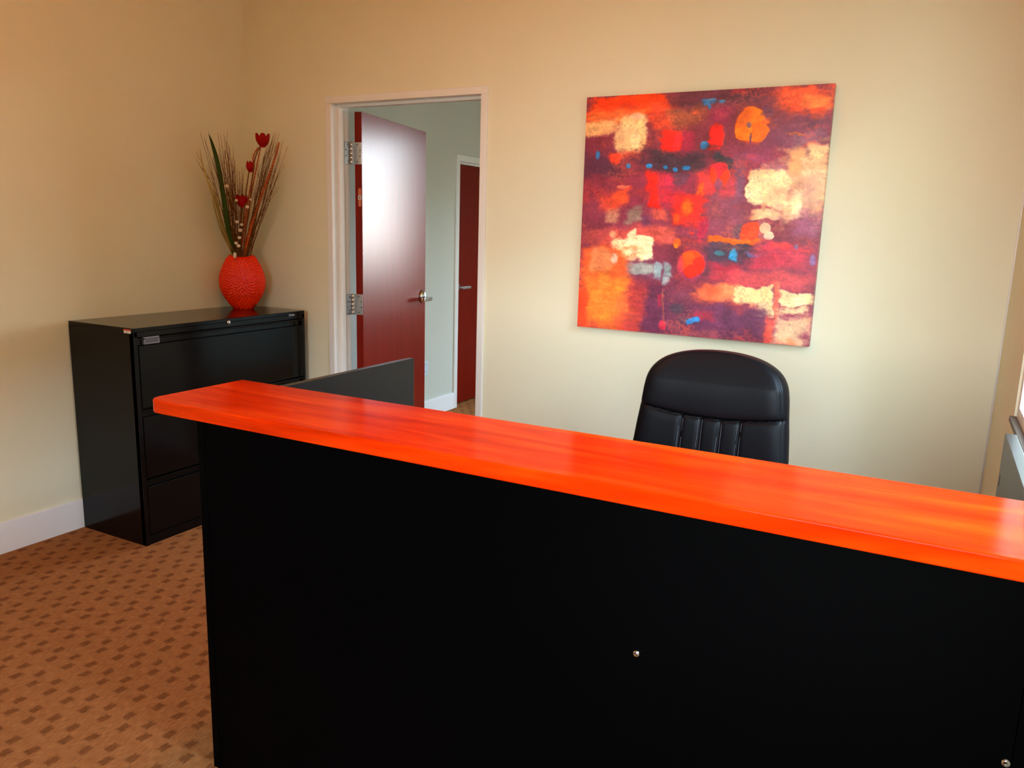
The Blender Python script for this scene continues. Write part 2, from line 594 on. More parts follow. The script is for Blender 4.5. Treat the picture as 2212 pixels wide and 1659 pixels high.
# jamb side plates
for hz in (1.922, 1.071, 0.20):
    jp = box('hinge_plate', DX0 + .036, DX0 + .0385, .098, .1445, hz - .060, hz + .060, m_steel, bpy.data.objects['trim_2'], 0.0006)
    for (y_, dz) in ((.126, .046), (.108, .016), (.108, -.016), (.126, -.046)):
        bm = bmesh.new()
        add_cyl(bm, (DX0 + .0384, y_, hz + dz), (DX0 + .0394, y_, hz + dz), .0042, .003, seg=10)
        fin('screw', bm, m_dark, jp)

# second door in the corridor wall
fr2 = bpy.data.objects.new('trim_3', None)
COL.objects.link(fr2)
struct(fr2, 'white frame around the closed door in the back room')
f = 0.05
box('jamb', BX0 - T, BX0 + .012, D2Y0, D2Y0 + f, 0, D2Z - f, m_trim, fr2, .002)
box('jamb', BX0 - T, BX0 + .012, D2Y1 - f, D2Y1, 0, D2Z - f, m_trim, fr2, .002)
box('head', BX0 - T, BX0 + .012, D2Y0, D2Y1, D2Z - f, D2Z, m_trim, fr2, .002)
box('stop', BX0 - .045, BX0 - .030, D2Y0 + f, D2Y1 - f, D2Z - f - .016, D2Z - f, m_trim, fr2, .001)
d2 = bpy.data.objects.new('door_2', None)
COL.objects.link(d2)
struct(d2, 'closed dark cherry door beyond the doorway')
box('leaf', BX0 - .092, BX0 - .048, D2Y0 + f + .003, D2Y1 - f - .003, .012, D2Z - f - .018, m_door, d2, .0015)
bm = bmesh.new()
add_cyl(bm, (BX0 - .048, D2Y0 + .125, 1.03), (BX0 - .036, D2Y0 + .125, 1.03), .034, .028, seg=24)
r2 = fin('lever_set', bm, m_chrome, d2, True)
bm = bmesh.new()
add_cyl(bm, (BX0 - .04, D2Y0 + .125, 1.03), (BX0 + .022, D2Y0 + .125, 1.03), .011, seg=16)
fin('spindle', bm, m_steel, r2, True)
box('lever', BX0 + .010, BX0 + .026, D2Y0 + .112, D2Y0 + .235, 1.017, 1.041, m_steel, r2, .005, 3)

# outlet on the corridor wall
ol = thing('wall_outlet', 'pale duplex electrical outlet low on the back room wall', 'outlet', (BX0, 1.71, 0.41))
box('cover_plate', BX0, BX0 + .006, 1.675, 1.745, .353, .467, m_outlet, ol, .002)
for dz in (.028, -.028):
    bm = bmesh.new()
    add_box(bm, BX0 + .0055, BX0 + .0075, 1.693, 1.727, .41 + dz - .016, .41 + dz + .016, .0008)
    so = fin('socket', bm, m_outlet, ol)
    for dy in (-.007, .007):
        box('slot', BX0 + .0074, BX0 + .0078, 1.71 + dy - .0012, 1.71 + dy + .0012, .41 + dz - .005, .41 + dz + .006, m_dark, so)
settle(ol)

# ------------------------------------------------------------------ filing cabinet
CX0, CX1, CY0, CY1, CZ = 0.0162, 0.4842, -1.1785, -0.0801, 1.04
cab = thing('filing_cabinet', 'black steel lateral filing cabinet with three wide drawers in the corner', 'cabinet', ((CX0 + CX1) / 2, (CY0 + CY1) / 2, 0))
bd = boxes('body', [(CX0, CX1 - .004, CY0, CY0 + .012, 0.0, CZ - .018), (CX0, CX1 - .004, CY1 - .012, CY1, 0, CZ - .018), (CX0, CX0 + .01, CY0 + .012, CY1 - .012, 0, CZ - .018),
                    (CX1 - .045, CX1 - .030, CY0 + .012, CY1 - .012, .03, CZ - .03), (CX0 + .01, CX1 - .006, CY0 + .012, CY1 - .012, 0.0, .042)], m_cab, cab)
box('top_panel', CX0, CX1, CY0, CY1, CZ - .018, CZ, m_cab, cab, .0016)
box('header_rail', CX1 - .03, CX1 - .001, CY0 + .004, CY1 - .004, CZ - .042, CZ - .0185, m_cab, cab, .0012)
box('side_rail', CX1 - .03, CX1 - .001, CY0, CY0 + .020, 0.0, CZ - .0185, m_cab, cab, .001)
box('side_rail', CX1 - .03, CX1 - .001, CY1 - .020, CY1, 0.0, CZ - .0185, m_cab, cab, .001)
box('kick_plate', CX1 - .03, CX1 - .003, CY0 + .020, CY1 - .020, 0.006, .046, m_cab, cab, .001)
for i, (zt, zb) in enumerate(((.992, .666), (.656, .330), (.320, .052))):
    # face panel, rolled pull lip above it
    dr = box('drawer', CX1 - .028, CX1, CY0 + .023, CY1 - .023, zb, zt - .034, m_cab, cab, .002)
    box('pull_channel', CX1 - .030, CX1 - .016, CY0 + .023, CY1 - .023, zt - .034, zt, m_cab, dr, .001)
    bm = bmesh.new()
    add_box(bm, CX1 - .018, CX1 - .001, CY0 + .023, CY1 - .023, zt - .008, zt, .003, 3)
    fin('pull_lip', bm, m_cab, dr)
    if i == 0:
        lh = box('label_holder', CX1 - .016, CX1 - .0015, -1.124, -1.042, zt - .030, zt - .001 + .004, m_clear, dr, .001)
        box('label_card', CX1 - .0016, CX1 - .0008, -1.119, -1.047, zt - .025, zt - .002, m_card, lh)
bm = bmesh.new()
add_cyl(bm, (CX1 - .004, -.634, 1.021), (CX1 + .006, -.634, 1.021), .0105, .0095, seg=24)
lk = fin('lock', bm, m_chrome, cab, True)
box('keyway', CX1 + .0058, CX1 + .0066, -.6352, -.6328, 1.016, 1.026, m_dark, lk)
st_ = box('sticker', .420, .468, CY0 - .0006, CY0, 1.016, 1.0345, m_white_sticker, cab)
box('sticker_band', .420, .468, CY0 - .0009, CY0 - .0004, 1.028, 1.0345, m_red_sticker, st_)
box('sticker_print', .438, .444, CY0 - .0009, CY0 - .0004, 1.020, 1.025, m_grey_print, st_)
bm = bmesh.new()
for k in range(20):
    t0, t1 = 2 * math.pi * k / 20, 2 * math.pi * (k + 1) / 20
    q = [bm.verts.new((CX1 + .0004, -.196 + math.cos(t) * r, 1.0215 + math.sin(t) * r)) for t, r in ((t0, .0068), (t1, .0068), (t1, .0048), (t0, .0048))]
    bm.faces.new(q)
for k, (a_, b_) in enumerate(((-.186, -.181), (-.180, -.1755), (-.1745, -.170), (-.169, -.1645), (-.1635, -.160))):
    add_box(bm, CX1, CX1 + .0004, a_, b_, 1.0185, 1.0245)
fin('maker_mark', bm, m_silver, cab)
settle(cab)

# ------------------------------------------------------------------ reception desk
KX0, KX1, KY0, KY1, KZ, KT = 1.8444, 3.880, -2.146, -1.8153, 1.0612, 0.035
BXL, BXR, BYF = 1.985, 3.835, -2.1056       # outer faces of the left and right side panels, front
BYB = -1.165
desk = thing('reception_desk', 'black laminate reception desk with tall side panels under the orange counter', 'desk', ((BXL + BXR) / 2, -1.7, 0))
fp = box('front_panel', BXL + .0255, BXR - .0005, BYF + .0015, BYF + .026, 0.003, KZ - KT - .0005, m_lam, desk, .0008)
box('side_panel', BXL, BXL + .025, BYF, KY1 - .002, 0, KZ - KT - .0005, m_lam, desk, .0015)
box('side_panel', BXL, BXL + .025, KY1 + .0005, BYB, 0, KZ - .003, m_edge, desk, .0015)
box('side_panel', BXR, BXR + .025, BYF, KY1 - .002, 0, KZ - KT - .0005, m_lam, desk, .0015)
rp = box('side_panel', BXR, BXR + .025, KY1 + .0005, BYB - .045, 0, KZ - .003, m_edge, desk, .0015)
box('panel_slot', BXR - .0006, BXR + .0005, BYB - .085, BYB - .077, .93, .958, m_dark, rp)
box('work_surface', BXL + .0255, BXR - .0005, BYF + .027, -1.36, .71, .735, m_wood, desk, .002)
for bx, bz in ((3.2057, .7137), (BXR - .008, .707)):
    bm = bmesh.new()
    add_cyl(bm, (bx, BYF + .002, bz), (bx, BYF - .0035, bz), .0068, .0062, seg=20)
    bo = fin('bolt', bm, m_chrome, desk, True)
    bm = bmesh.new()
    add_cyl(bm, (bx - .0005, BYF - .0035, bz), (bx - .0005, BYF - .0075, bz), .0036, .0022, seg=6)
    fin('bolt_tip', bm, m_chrome, bo)
settle(desk)

# countertop with a rounded front corner and eased edges
bm = bmesh.new()
rc = 0.042
pts = [(KX1, KY1), (KX0, KY1)]
pts += [(KX0 + rc - rc * math.cos(t), KY0 + rc - rc * math.sin(t)) for t in np.linspace(0, math.pi / 2, 12)]
pts += [(KX1, KY0)]
vs = [bm.verts.new((p[0], p[1], KZ - KT)) for p in pts]
fc = bm.faces.new(vs)
ex = bmesh.ops.extrude_face_region(bm, geom=[fc])
top = [v for v in ex['geom'] if isinstance(v, bmesh.types.BMVert)]
for v in top:
    v.co.z = KZ
bm.edges.ensure_lookup_table()
hor = [e for e in bm.edges if abs(e.verts[0].co.z - e.verts[1].co.z) < 1e-6]
bmesh.ops.bevel(bm, geom=hor, offset=0.0035, segments=3, affect='EDGES', profile=0.5)
kt = fin('transaction_counter', bm, m_wood)
tag(kt, 'long glossy orange cherry wood countertop across the reception desk', 'countertop')

# ------------------------------------------------------------------ warm flush ceiling lights
m_lamp = bpy.data.materials.new('lamp_diffuser')
m_lamp.use_nodes = True
B = m_lamp.node_tree.nodes['Principled BSDF']
B.inputs['Base Color'].default_value = (0.9, 0.85, 0.75, 1)
B.inputs['Emission Color'].default_value = (*LAMP_COL, 1)
B.inputs['Emission Strength'].default_value = LAMP_GLOW
for lx_, ly_, lab_ in LAMPS:
    cl = thing('ceiling_light', lab_, 'light', (lx_, ly_, H), 'flush ceiling lights')
    bm = bmesh.new()
    add_cyl(bm, (lx_, ly_, H - .0005), (lx_, ly_, H - .025), .175, .168, seg=40)
    fin('base_ring', bm, m_trim, cl, True)
    bm = bmesh.new()
    bmesh.ops.create_uvsphere(bm, u_segments=32, v_segments=16, radius=1)
    for v in bm.verts:
        v.co = Vector((lx_ + v.co.x * .155, ly_ + v.co.y * .155, H - .024 + min(v.co.z, 0) * .075))
    fin('dome', bm, m_lamp, cl, True)
    ld = bpy.data.lights.new('ceiling_lamp', 'POINT')
    ld.color = LAMP_COL
    ld.energy = LAMP_W
    ld.shadow_soft_size = 0.10
    lo_ = bpy.data.objects.new('lamp_glow', ld)
    lo_.location = (lx_, ly_, H - .21)
    COL.objects.link(lo_)
    lo_.parent = cl
    settle(cl)

# ------------------------------------------------------------------ traced data (painting strokes in picture units, stems in metres)
PAINT_GAIN = 1.25
TWIG_L = [[0.16,-0.473,1.977],[0.16,-0.446,1.943],[0.16,-0.421,1.987],[0.16,-0.418,1.965],[0.16,-0.36,1.99],[0.16,-0.357,1.966],[0.16,-0.343,1.986],[0.16,-0.318,1.989],[0.16,-0.31,1.977],[0.16,-0.303,1.952],[0.16,-0.287,1.935],[0.16,-0.28,1.916],[0.16,-0.256,1.873],[0.16,-0.248,1.854],[0.16,-0.233,1.809],[0.171,-0.227,1.797],[0.192,-0.227,1.823],[0.194,-0.227,1.783],[0.198,-0.227,1.763],[0.16,-0.334,1.93],[0.16,-0.356,1.909],[0.16,-0.298,1.895],[0.16,-0.272,1.819],[0.16,-0.4,1.86]]
TWIG_R = [[0.41,-0.227,1.992],[0.427,-0.227,1.979],[0.436,-0.227,1.997],[0.45,-0.227,1.997],[0.472,-0.227,1.993],[0.501,-0.227,1.958],[0.399,-0.227,1.96],[0.383,-0.227,1.897],[0.355,-0.227,1.879],[0.365,-0.227,1.885],[0.34,-0.227,1.847],[0.481,-0.227,1.895],[0.476,-0.227,1.87],[0.457,-0.227,1.851],[0.329,-0.227,1.795],[0.38,-0.227,1.936],[0.417,-0.227,1.947],[0.442,-0.227,1.928]]
REED = [[[0.185,-0.227,1.333],[0.229,-0.227,1.457],[0.292,-0.227,1.599],[0.372,-0.227,1.743],[0.431,-0.227,1.852],[0.47,-0.227,1.946]],[[0.16,-0.231,1.333],[0.193,-0.227,1.49],[0.249,-0.227,1.665],[0.292,-0.227,1.796],[0.335,-0.227,1.927]],[[0.16,-0.244,1.333],[0.185,-0.227,1.51],[0.23,-0.227,1.651],[0.279,-0.227,1.809],[0.278,-0.227,1.874],[0.315,-0.227,1.924]],[[0.17,-0.227,1.333],[0.231,-0.227,1.491],[0.322,-0.227,1.652],[0.401,-0.227,1.782]]]
FLOWER = [[[0.192,-0.247,1.334],[0.258,-0.247,1.611],[0.307,-0.247,1.852],[0.372,-0.247,1.951]],[[0.18,-0.254,1.334],[0.22,-0.247,1.61],[0.257,-0.247,1.775],[0.273,-0.247,1.817]],[[0.18,-0.263,1.334],[0.187,-0.247,1.51],[0.2,-0.247,1.633]]]
BEAD = [[0.195,-0.344,1.714],[0.195,-0.279,1.641],[0.257,-0.262,1.607],[0.285,-0.262,1.647],[0.195,-0.283,1.525],[0.208,-0.262,1.51],[0.195,-0.261,1.48],[0.195,-0.269,1.439],[0.195,-0.295,1.409],[0.195,-0.278,1.394],[0.195,-0.307,1.342]]
BLADE = [[[0.17,-0.284,1.334],[0.17,-0.321,1.475],[0.17,-0.349,1.671],[0.17,-0.377,1.83],[0.17,-0.405,1.922],[0.17,-0.428,1.976]],[[0.17,-0.293,1.334],[0.17,-0.348,1.455],[0.17,-0.38,1.566],[0.17,-0.403,1.668],[0.17,-0.421,1.75]],[[0.17,-0.309,1.334],[0.17,-0.372,1.474],[0.17,-0.415,1.61],[0.17,-0.425,1.642]],[[0.17,-0.298,1.334],[0.17,-0.346,1.475],[0.17,-0.398,1.604],[0.17,-0.455,1.748],[0.17,-0.479,1.822],[0.17,-0.491,1.892]]]
STROKES = [
[0.093,0.388,0.089,0.055,0,0.35,0.9,0.0,140,48,68],
[0.29,0.402,0.13,0.068,0,0.35,0.9,0.0,150,50,75],
[0.641,0.47,0.08,0.1,0,0.35,0.9,0.0,140,70,90],
[0.441,0.321,0.088,0.091,0,0.35,0.9,0.0,150,50,75],
[0.195,0.042,0.188,0.042,0,0.12,1,0.0,245,58,18],
[0.14,0.09,0.141,0.034,0,0.5,0.9,0.0,255,120,55],
[0.338,0.096,0.059,0.055,0,0.4,0.9,0.0,225,70,45],
[0.073,0.129,0.078,0.035,0,0.25,0.95,0.3,243,180,118],
[0.208,0.16,0.071,0.073,0,0.15,1,0.5,248,200,138],
[0.197,0.204,0.05,0.043,0,0.2,0.9,0.6,250,205,145],
[0.227,0.187,0.023,0.039,0,0.25,1,0,253,222,165,1],
[0.233,0.089,0.031,0.014,0,0.4,0.8,0,245,190,150,1],
[0.44,0.094,0.072,0.041,0,0.4,0.85,0.3,172,92,68],
[0.481,0.072,0.018,0.017,0,0.5,0.8,0.5,225,95,60,1],
[0.577,0.019,0.198,0.03,0,0.2,1,0.0,98,42,64],
[0.642,0.013,0.027,0.016,0,0.5,0.7,0.0,165,40,55],
[0.543,0.054,0.105,0.017,0,0.5,0.6,0.0,85,52,68],
[0.532,0.047,0.024,0.013,0,0.3,1,0.3,45,125,195],
[0.533,0.064,0.008,0.012,0,0.25,1,0,50,115,180,1],
[0.582,0.045,0.015,0.008,0,0.25,1,0,45,115,175,1],
[0.535,0.037,0.021,0.004,0,0.5,0.8,0.4,140,145,160],
[0.582,0.111,0.042,0.042,0,0.5,0.8,0.0,160,38,85],
[0.396,0.186,0.051,0.04,0,0.2,1,0.1,255,32,28],
[0.465,0.193,0.025,0.045,0,0.5,0.8,0.0,185,38,78],
[0.421,0.185,0.018,0.038,0,0.4,0.8,0.0,250,40,60],
[0.57,0.189,0.029,0.038,0,0.2,1,0.0,255,28,22],
[0.527,0.213,0.017,0.016,0,0.3,1,0.2,45,125,190,1],
[0.519,0.205,0.009,0.008,0,0.25,1,0,60,130,190,1],
[0.898,0.049,0.107,0.054,0,0.3,1,0.2,250,85,42],
[0.944,0.056,0.051,0.027,0,0.35,0.95,0.0,255,135,60],
[0.947,0.1,0.031,0.021,0,0.3,0.9,0.2,250,85,35],
[0.85,0.034,0.054,0.032,0,0.5,0.6,0.0,248,95,55],
[0.871,0.164,0.134,0.063,0,0.5,0.9,0.0,125,68,95],
[0.723,0.056,0.076,0.023,0,0.5,0.6,0.0,95,55,75],
[0.906,0.199,0.063,0.029,-0.5,0.7,0.7,0,160,110,135],  # diagonal lavender glare on the canvas, painted in as a stroke
[0.783,0.107,0.065,0.039,0,0.6,0.5,0.3,130,60,70],
[0.863,0.175,0.035,0.006,0,0.3,0.7,0.85,240,120,60],
[0.723,0.256,0.02,0.01,0,0.3,0.9,0.0,240,60,45],
[0.731,0.27,0.094,0.047,0,0.6,0.7,0.0,150,65,105],
[0.92,0.371,0.097,0.137,0,0.35,0.95,0.1,240,190,138],
[0.881,0.289,0.024,0.049,0,0.4,0.8,0.0,247,172,112],
[0.956,0.248,0.033,0.032,0,0.25,0.9,0.4,238,208,150],
[0.805,0.33,0.036,0.04,0,0.6,0.6,0.0,200,150,150],
[0.684,0.343,0.029,0.081,0,0.5,0.8,0.0,128,85,115],
[0.958,0.518,0.054,0.063,0,0.6,0.85,0.0,158,88,118],
[0.954,0.377,0.044,0.059,0,0.5,0.5,0.0,228,190,160],
[0.752,0.379,0.038,0.076,0,0.1,1,0.45,252,228,172],
[0.817,0.389,0.043,0.068,0,0.12,1,0.35,251,222,165],
[0.789,0.483,0.053,0.022,0,0.2,0.9,0.4,238,200,145],
[0.78,0.458,0.008,0.02,0,0.4,0.7,0,225,180,130,1],
[0.897,0.427,0.021,0.056,0,0.4,0.8,0.0,250,225,170],
[0.069,0.288,0.083,0.051,0,0.45,0.95,0.0,88,45,70],
[0.409,0.27,0.147,0.047,0,0.35,0.95,0.1,66,48,64],
[0.446,0.336,0.033,0.023,0,0.3,0.8,0.0,95,62,85],
[0.14,0.26,0.026,0.025,0,0.3,0.95,0.2,238,60,38],
[0.069,0.204,0.07,0.04,0,0.4,0.8,0.0,130,45,65],
[0.204,0.252,0.054,0.016,0,0.5,0.6,0.4,210,80,60],
[0.065,0.244,0.01,0.016,0,0.35,1,0.15,38,130,200,1],
[0.205,0.294,0.012,0.012,0,0.35,1,0.15,38,130,200,1],
[0.298,0.29,0.014,0.011,0,0.35,1,0.15,38,130,200,1],
[0.371,0.297,0.01,0.008,0,0.35,1,0.15,38,130,200,1],
[0.417,0.302,0.011,0.01,0,0.35,1,0.15,38,130,200,1],
[0.463,0.297,0.017,0.01,0,0.35,1,0.15,38,130,200,1],
[0.17,0.415,0.043,0.042,0,0.3,0.95,0.3,240,82,45],
[0.108,0.441,0.044,0.028,0,0.5,0.8,0.4,222,75,52],
[0.18,0.377,0.028,0.006,0,0.4,0.8,0.2,250,130,100,1],
[0.318,0.359,0.038,0.046,0,0.25,1,0.1,252,36,26],
[0.382,0.364,0.033,0.048,0,0.4,0.85,0.0,200,45,82],
[0.328,0.439,0.028,0.034,0,0.25,1,0.0,252,32,22],
[0.412,0.426,0.059,0.035,0,0.5,0.85,0.0,222,45,68],
[0.481,0.472,0.066,0.074,0,0.3,1,0.15,250,45,38],
[0.475,0.461,0.026,0.035,0,0.6,0.9,0.3,255,115,20,1],
[0.55,0.551,0.02,0.049,0,0.5,0.85,0.0,200,38,75],
[0.432,0.504,0.016,0.021,0,0.5,0.7,0,255,100,20,1],
[0.55,0.356,0.037,0.055,0,0.4,0.85,0.0,240,62,60],
[0.636,0.38,0.036,0.044,0,0.5,0.8,0.2,195,62,72],
[0.606,0.264,0.033,0.014,0.5,0.4,0.95,0,52,58,70],
[0.634,0.292,0.015,0.024,0.5,0.4,0.9,0,55,62,74,1],
[0.594,0.312,0.038,0.031,0,0.15,0.95,0,222,42,62,1],
[0.573,0.332,0.014,0.033,0,0.15,1,0,255,62,28,1],
[0.618,0.346,0.018,0.038,0.45,0.12,1,0,252,62,24,1],
[0.595,0.37,0.02,0.021,0,0.2,0.9,0,140,68,95,1],
[0.524,0.384,0.009,0.028,0,0.3,0.9,0.0,255,95,25],
[0.246,0.504,0.039,0.033,0,0.35,0.9,0.2,150,125,112],
[0.143,0.494,0.028,0.03,0,0.5,0.8,0.4,195,135,105],
[0.355,0.497,0.036,0.023,0,0.4,0.85,0.2,215,88,72],
[0.299,0.525,0.025,0.025,0,0.4,0.8,0.0,110,55,85],
[0.235,0.585,0.216,0.037,0,0.5,0.85,0.15,218,85,72],
[0.385,0.586,0.045,0.031,0,0.4,0.8,0.0,228,95,82],
[0.24,0.641,0.092,0.053,0,0.1,1,0.55,247,225,172],
[0.298,0.646,0.032,0.048,0,0.08,1,0.1,247,228,176],
[0.234,0.579,0.022,0.017,0,0.2,0.95,0.3,236,208,162],
[0.155,0.58,0.018,0.015,0,0.5,0.8,0.5,225,165,125,1],
[0.12,0.82,0.135,0.184,0,0.3,1,0.1,248,95,45],
[0.105,0.698,0.053,0.061,0,0.35,0.85,0.1,240,140,88],
[0.122,0.867,0.103,0.1,0,0.4,0.95,0.15,255,125,42],
[0.165,0.685,0.019,0.024,0,0.4,0.9,0.4,238,190,165,1],
[0.012,0.917,0.025,0.098,0,0.5,0.9,0.0,245,65,32],
[0.123,0.797,0.025,0.031,0,0.5,0.7,0.0,255,140,50],
[0.246,0.9,0.084,0.05,0,0.4,0.6,0.2,238,100,60],
[0.294,0.977,0.103,0.046,0,0.5,0.8,0.2,225,70,55],
[0.34,0.735,0.102,0.043,0,0.4,0.7,0.0,118,62,90],
[0.293,0.728,0.06,0.026,0,0.35,0.95,0.3,152,156,150],
[0.36,0.726,0.021,0.035,0,0.2,1,0.1,155,176,182],
[0.408,0.713,0.025,0.031,0,0.25,1,0.35,150,168,170],
[0.403,0.762,0.017,0.025,0,0.25,1,0.2,150,172,174],
[0.38,0.891,0.071,0.123,0,0.3,1,0.0,102,44,72],
[0.28,0.868,0.039,0.064,0,0.5,0.8,0.2,165,48,52],
[0.479,0.862,0.06,0.07,0,0.5,0.8,0.0,115,55,75],
[0.384,0.857,0.011,0.022,0,0.4,0.9,0.0,190,35,68],
[0.396,0.961,0.014,0.02,0,0.35,1,0,198,35,66,1],
[0.403,0.871,0.005,0.067,0,0.5,0.6,0.8,215,110,80],
[0.649,0.64,0.103,0.046,0,0.35,0.95,0.0,74,54,74],
[0.556,0.708,0.022,0.043,0,0.5,0.9,0.0,80,48,62],
[0.439,0.612,0.018,0.02,0,0.3,0.95,0.2,252,95,28,1],
[0.436,0.623,0.01,0.009,0,0.25,1,0,255,130,20,1],
[0.473,0.564,0.044,0.018,0,0.5,0.6,0.0,150,60,95],
[0.503,0.567,0.01,0.006,0,0.25,1,0,225,45,45,1],
[0.508,0.689,0.059,0.061,0,0.35,0.8,0,175,45,80,1],
[0.505,0.683,0.045,0.045,0,0.08,1,0,255,72,20,1],
[0.534,0.698,0.025,0.039,0.3,0.12,1,0,248,38,22,1],
[0.503,0.721,0.025,0.027,-0.4,0.15,1,0,250,42,20,1],
[0.496,0.664,0.026,0.016,0,0.3,0.9,0,255,98,22,1],
[0.464,0.694,0.015,0.029,0,0.4,0.8,0,205,60,75,1],
[0.686,0.552,0.018,0.035,0.4,0.5,0.8,0,85,65,85,1],
[0.745,0.557,0.049,0.043,-0.35,0.08,1,0,228,62,24,1],
[0.783,0.556,0.012,0.051,0,0.1,0.9,0.0,170,85,100],
[0.748,0.595,0.065,0.01,0,0.3,0.7,0.0,215,80,70],
[0.794,0.542,0.023,0.022,0,0.12,1,0,215,182,152,1],
[0.811,0.571,0.02,0.019,0,0.12,1,0,222,192,165,1],
[0.792,0.517,0.027,0.008,0,0.3,0.7,0.0,165,80,90],
[0.672,0.594,0.09,0.011,0,0.2,1,0.25,255,98,16],
[0.605,0.589,0.028,0.013,0,0.3,0.9,0.4,255,90,20,1],
[0.663,0.652,0.018,0.023,0,0.2,1,0.15,45,142,192],
[0.62,0.645,0.02,0.011,0,0.35,0.95,0.3,62,112,125,1],
[0.747,0.646,0.039,0.008,0,0.4,0.9,0.3,80,112,172],
[0.808,0.645,0.015,0.01,0,0.5,0.8,0,110,110,160,1],
[0.873,0.65,0.122,0.056,0,0.4,0.85,0.0,200,50,75],
[0.86,0.613,0.039,0.015,0,0.4,0.9,0.0,240,55,58],
[0.922,0.61,0.008,0.012,0,0.4,0.9,0,112,100,140,1],
[0.987,0.654,0.011,0.023,0,0.5,0.8,0,135,112,172,1],
[0.647,0.716,0.067,0.03,0,0.4,0.9,0.0,182,40,64],
[0.811,0.743,0.195,0.033,0,0.5,0.9,0.2,215,75,80],
[0.799,0.676,0.101,0.021,0,0.6,0.6,0.0,195,45,70],
[0.607,0.801,0.086,0.034,0,0.4,0.95,0.1,250,105,60],
[0.664,0.797,0.042,0.027,0,0.5,0.8,0.0,248,150,95],
[0.766,0.802,0.086,0.031,0,0.1,1,0.45,250,205,140],
[0.802,0.862,0.052,0.032,0,0.1,1,0.55,248,206,150],
[0.86,0.831,0.011,0.071,0,0.2,1,0.0,220,98,80],
[0.937,0.813,0.066,0.031,0,0.1,1,0.25,249,216,156],
[0.93,0.857,0.064,0.016,0,0.3,0.9,0.5,245,198,145],
[0.732,0.866,0.049,0.032,0,0.5,0.7,0.0,165,50,55],
[0.631,0.931,0.201,0.08,0,0.35,0.95,0.0,98,46,76],
[0.574,0.901,0.047,0.027,0,0.5,0.8,0.2,168,44,62],
[0.458,0.885,0.034,0.021,0,0.5,0.9,0,75,58,72,1],
[0.499,0.934,0.045,0.018,0,0.5,0.8,0.0,70,58,78],
[0.526,0.931,0.027,0.011,-0.35,0.25,1,0.1,28,135,218],
[0.836,0.947,0.02,0.064,0,0.45,0.9,0.0,236,82,62],
[0.926,0.945,0.076,0.071,0,0.3,0.95,0.25,236,185,142],
[0.941,0.994,0.026,0.014,0,0.5,0.8,0.0,245,140,95],
[0.701,0.143,0.066,0.069,0,0.3,0.7,0,225,80,40,1],
[0.7,0.14,0.059,0.065,0,0.08,1,0,255,112,10,1],
[0.756,0.101,0.012,0.02,0.35,0.15,0.9,0,112,60,88],
[0.752,0.135,0.02,0.009,0,0.3,0.95,0.2,255,100,25,1],
[0.736,0.171,0.035,0.034,0,0.12,1,0,255,112,14,1],
[0.675,0.162,0.034,0.041,0,0.12,1,0,255,118,12,1],
[0.697,0.143,0.011,0.012,0,0.15,1,0,150,95,95,1],
[0.702,0.196,0.006,0.017,0,0.2,1,0.0,120,60,88]]

# ------------------------------------------------------------------ painting
PX0, PX1, PZ0, PZ1, PD = 2.1588, 3.2043, 1.0809, 2.1181, 0.040


def vnoise(u, v, freq, seed):
    g = np.random.default_rng(seed).random((freq + 3, freq + 3))
    x, y = u * freq, v * freq
    i, j = np.clip(x.astype(int), 0, freq), np.clip(y.astype(int), 0, freq)
    fx, fy = x - i, y - j
    fx, fy = fx * fx * (3 - 2 * fx), fy * fy * (3 - 2 * fy)
    return (g[j, i] * (1 - fx) + g[j, i + 1] * fx) * (1 - fy) + (g[j + 1, i] * (1 - fx) + g[j + 1, i + 1] * fx) * fy


def fbm(u, v, f, seed, o=4):
    t, a, s = 0, 1.0, 0
    for k in range(o):
        t = t + a * vnoise(u, v, f * 2 ** k, seed + k)
        s += a
        a *= 0.55
    return t / s


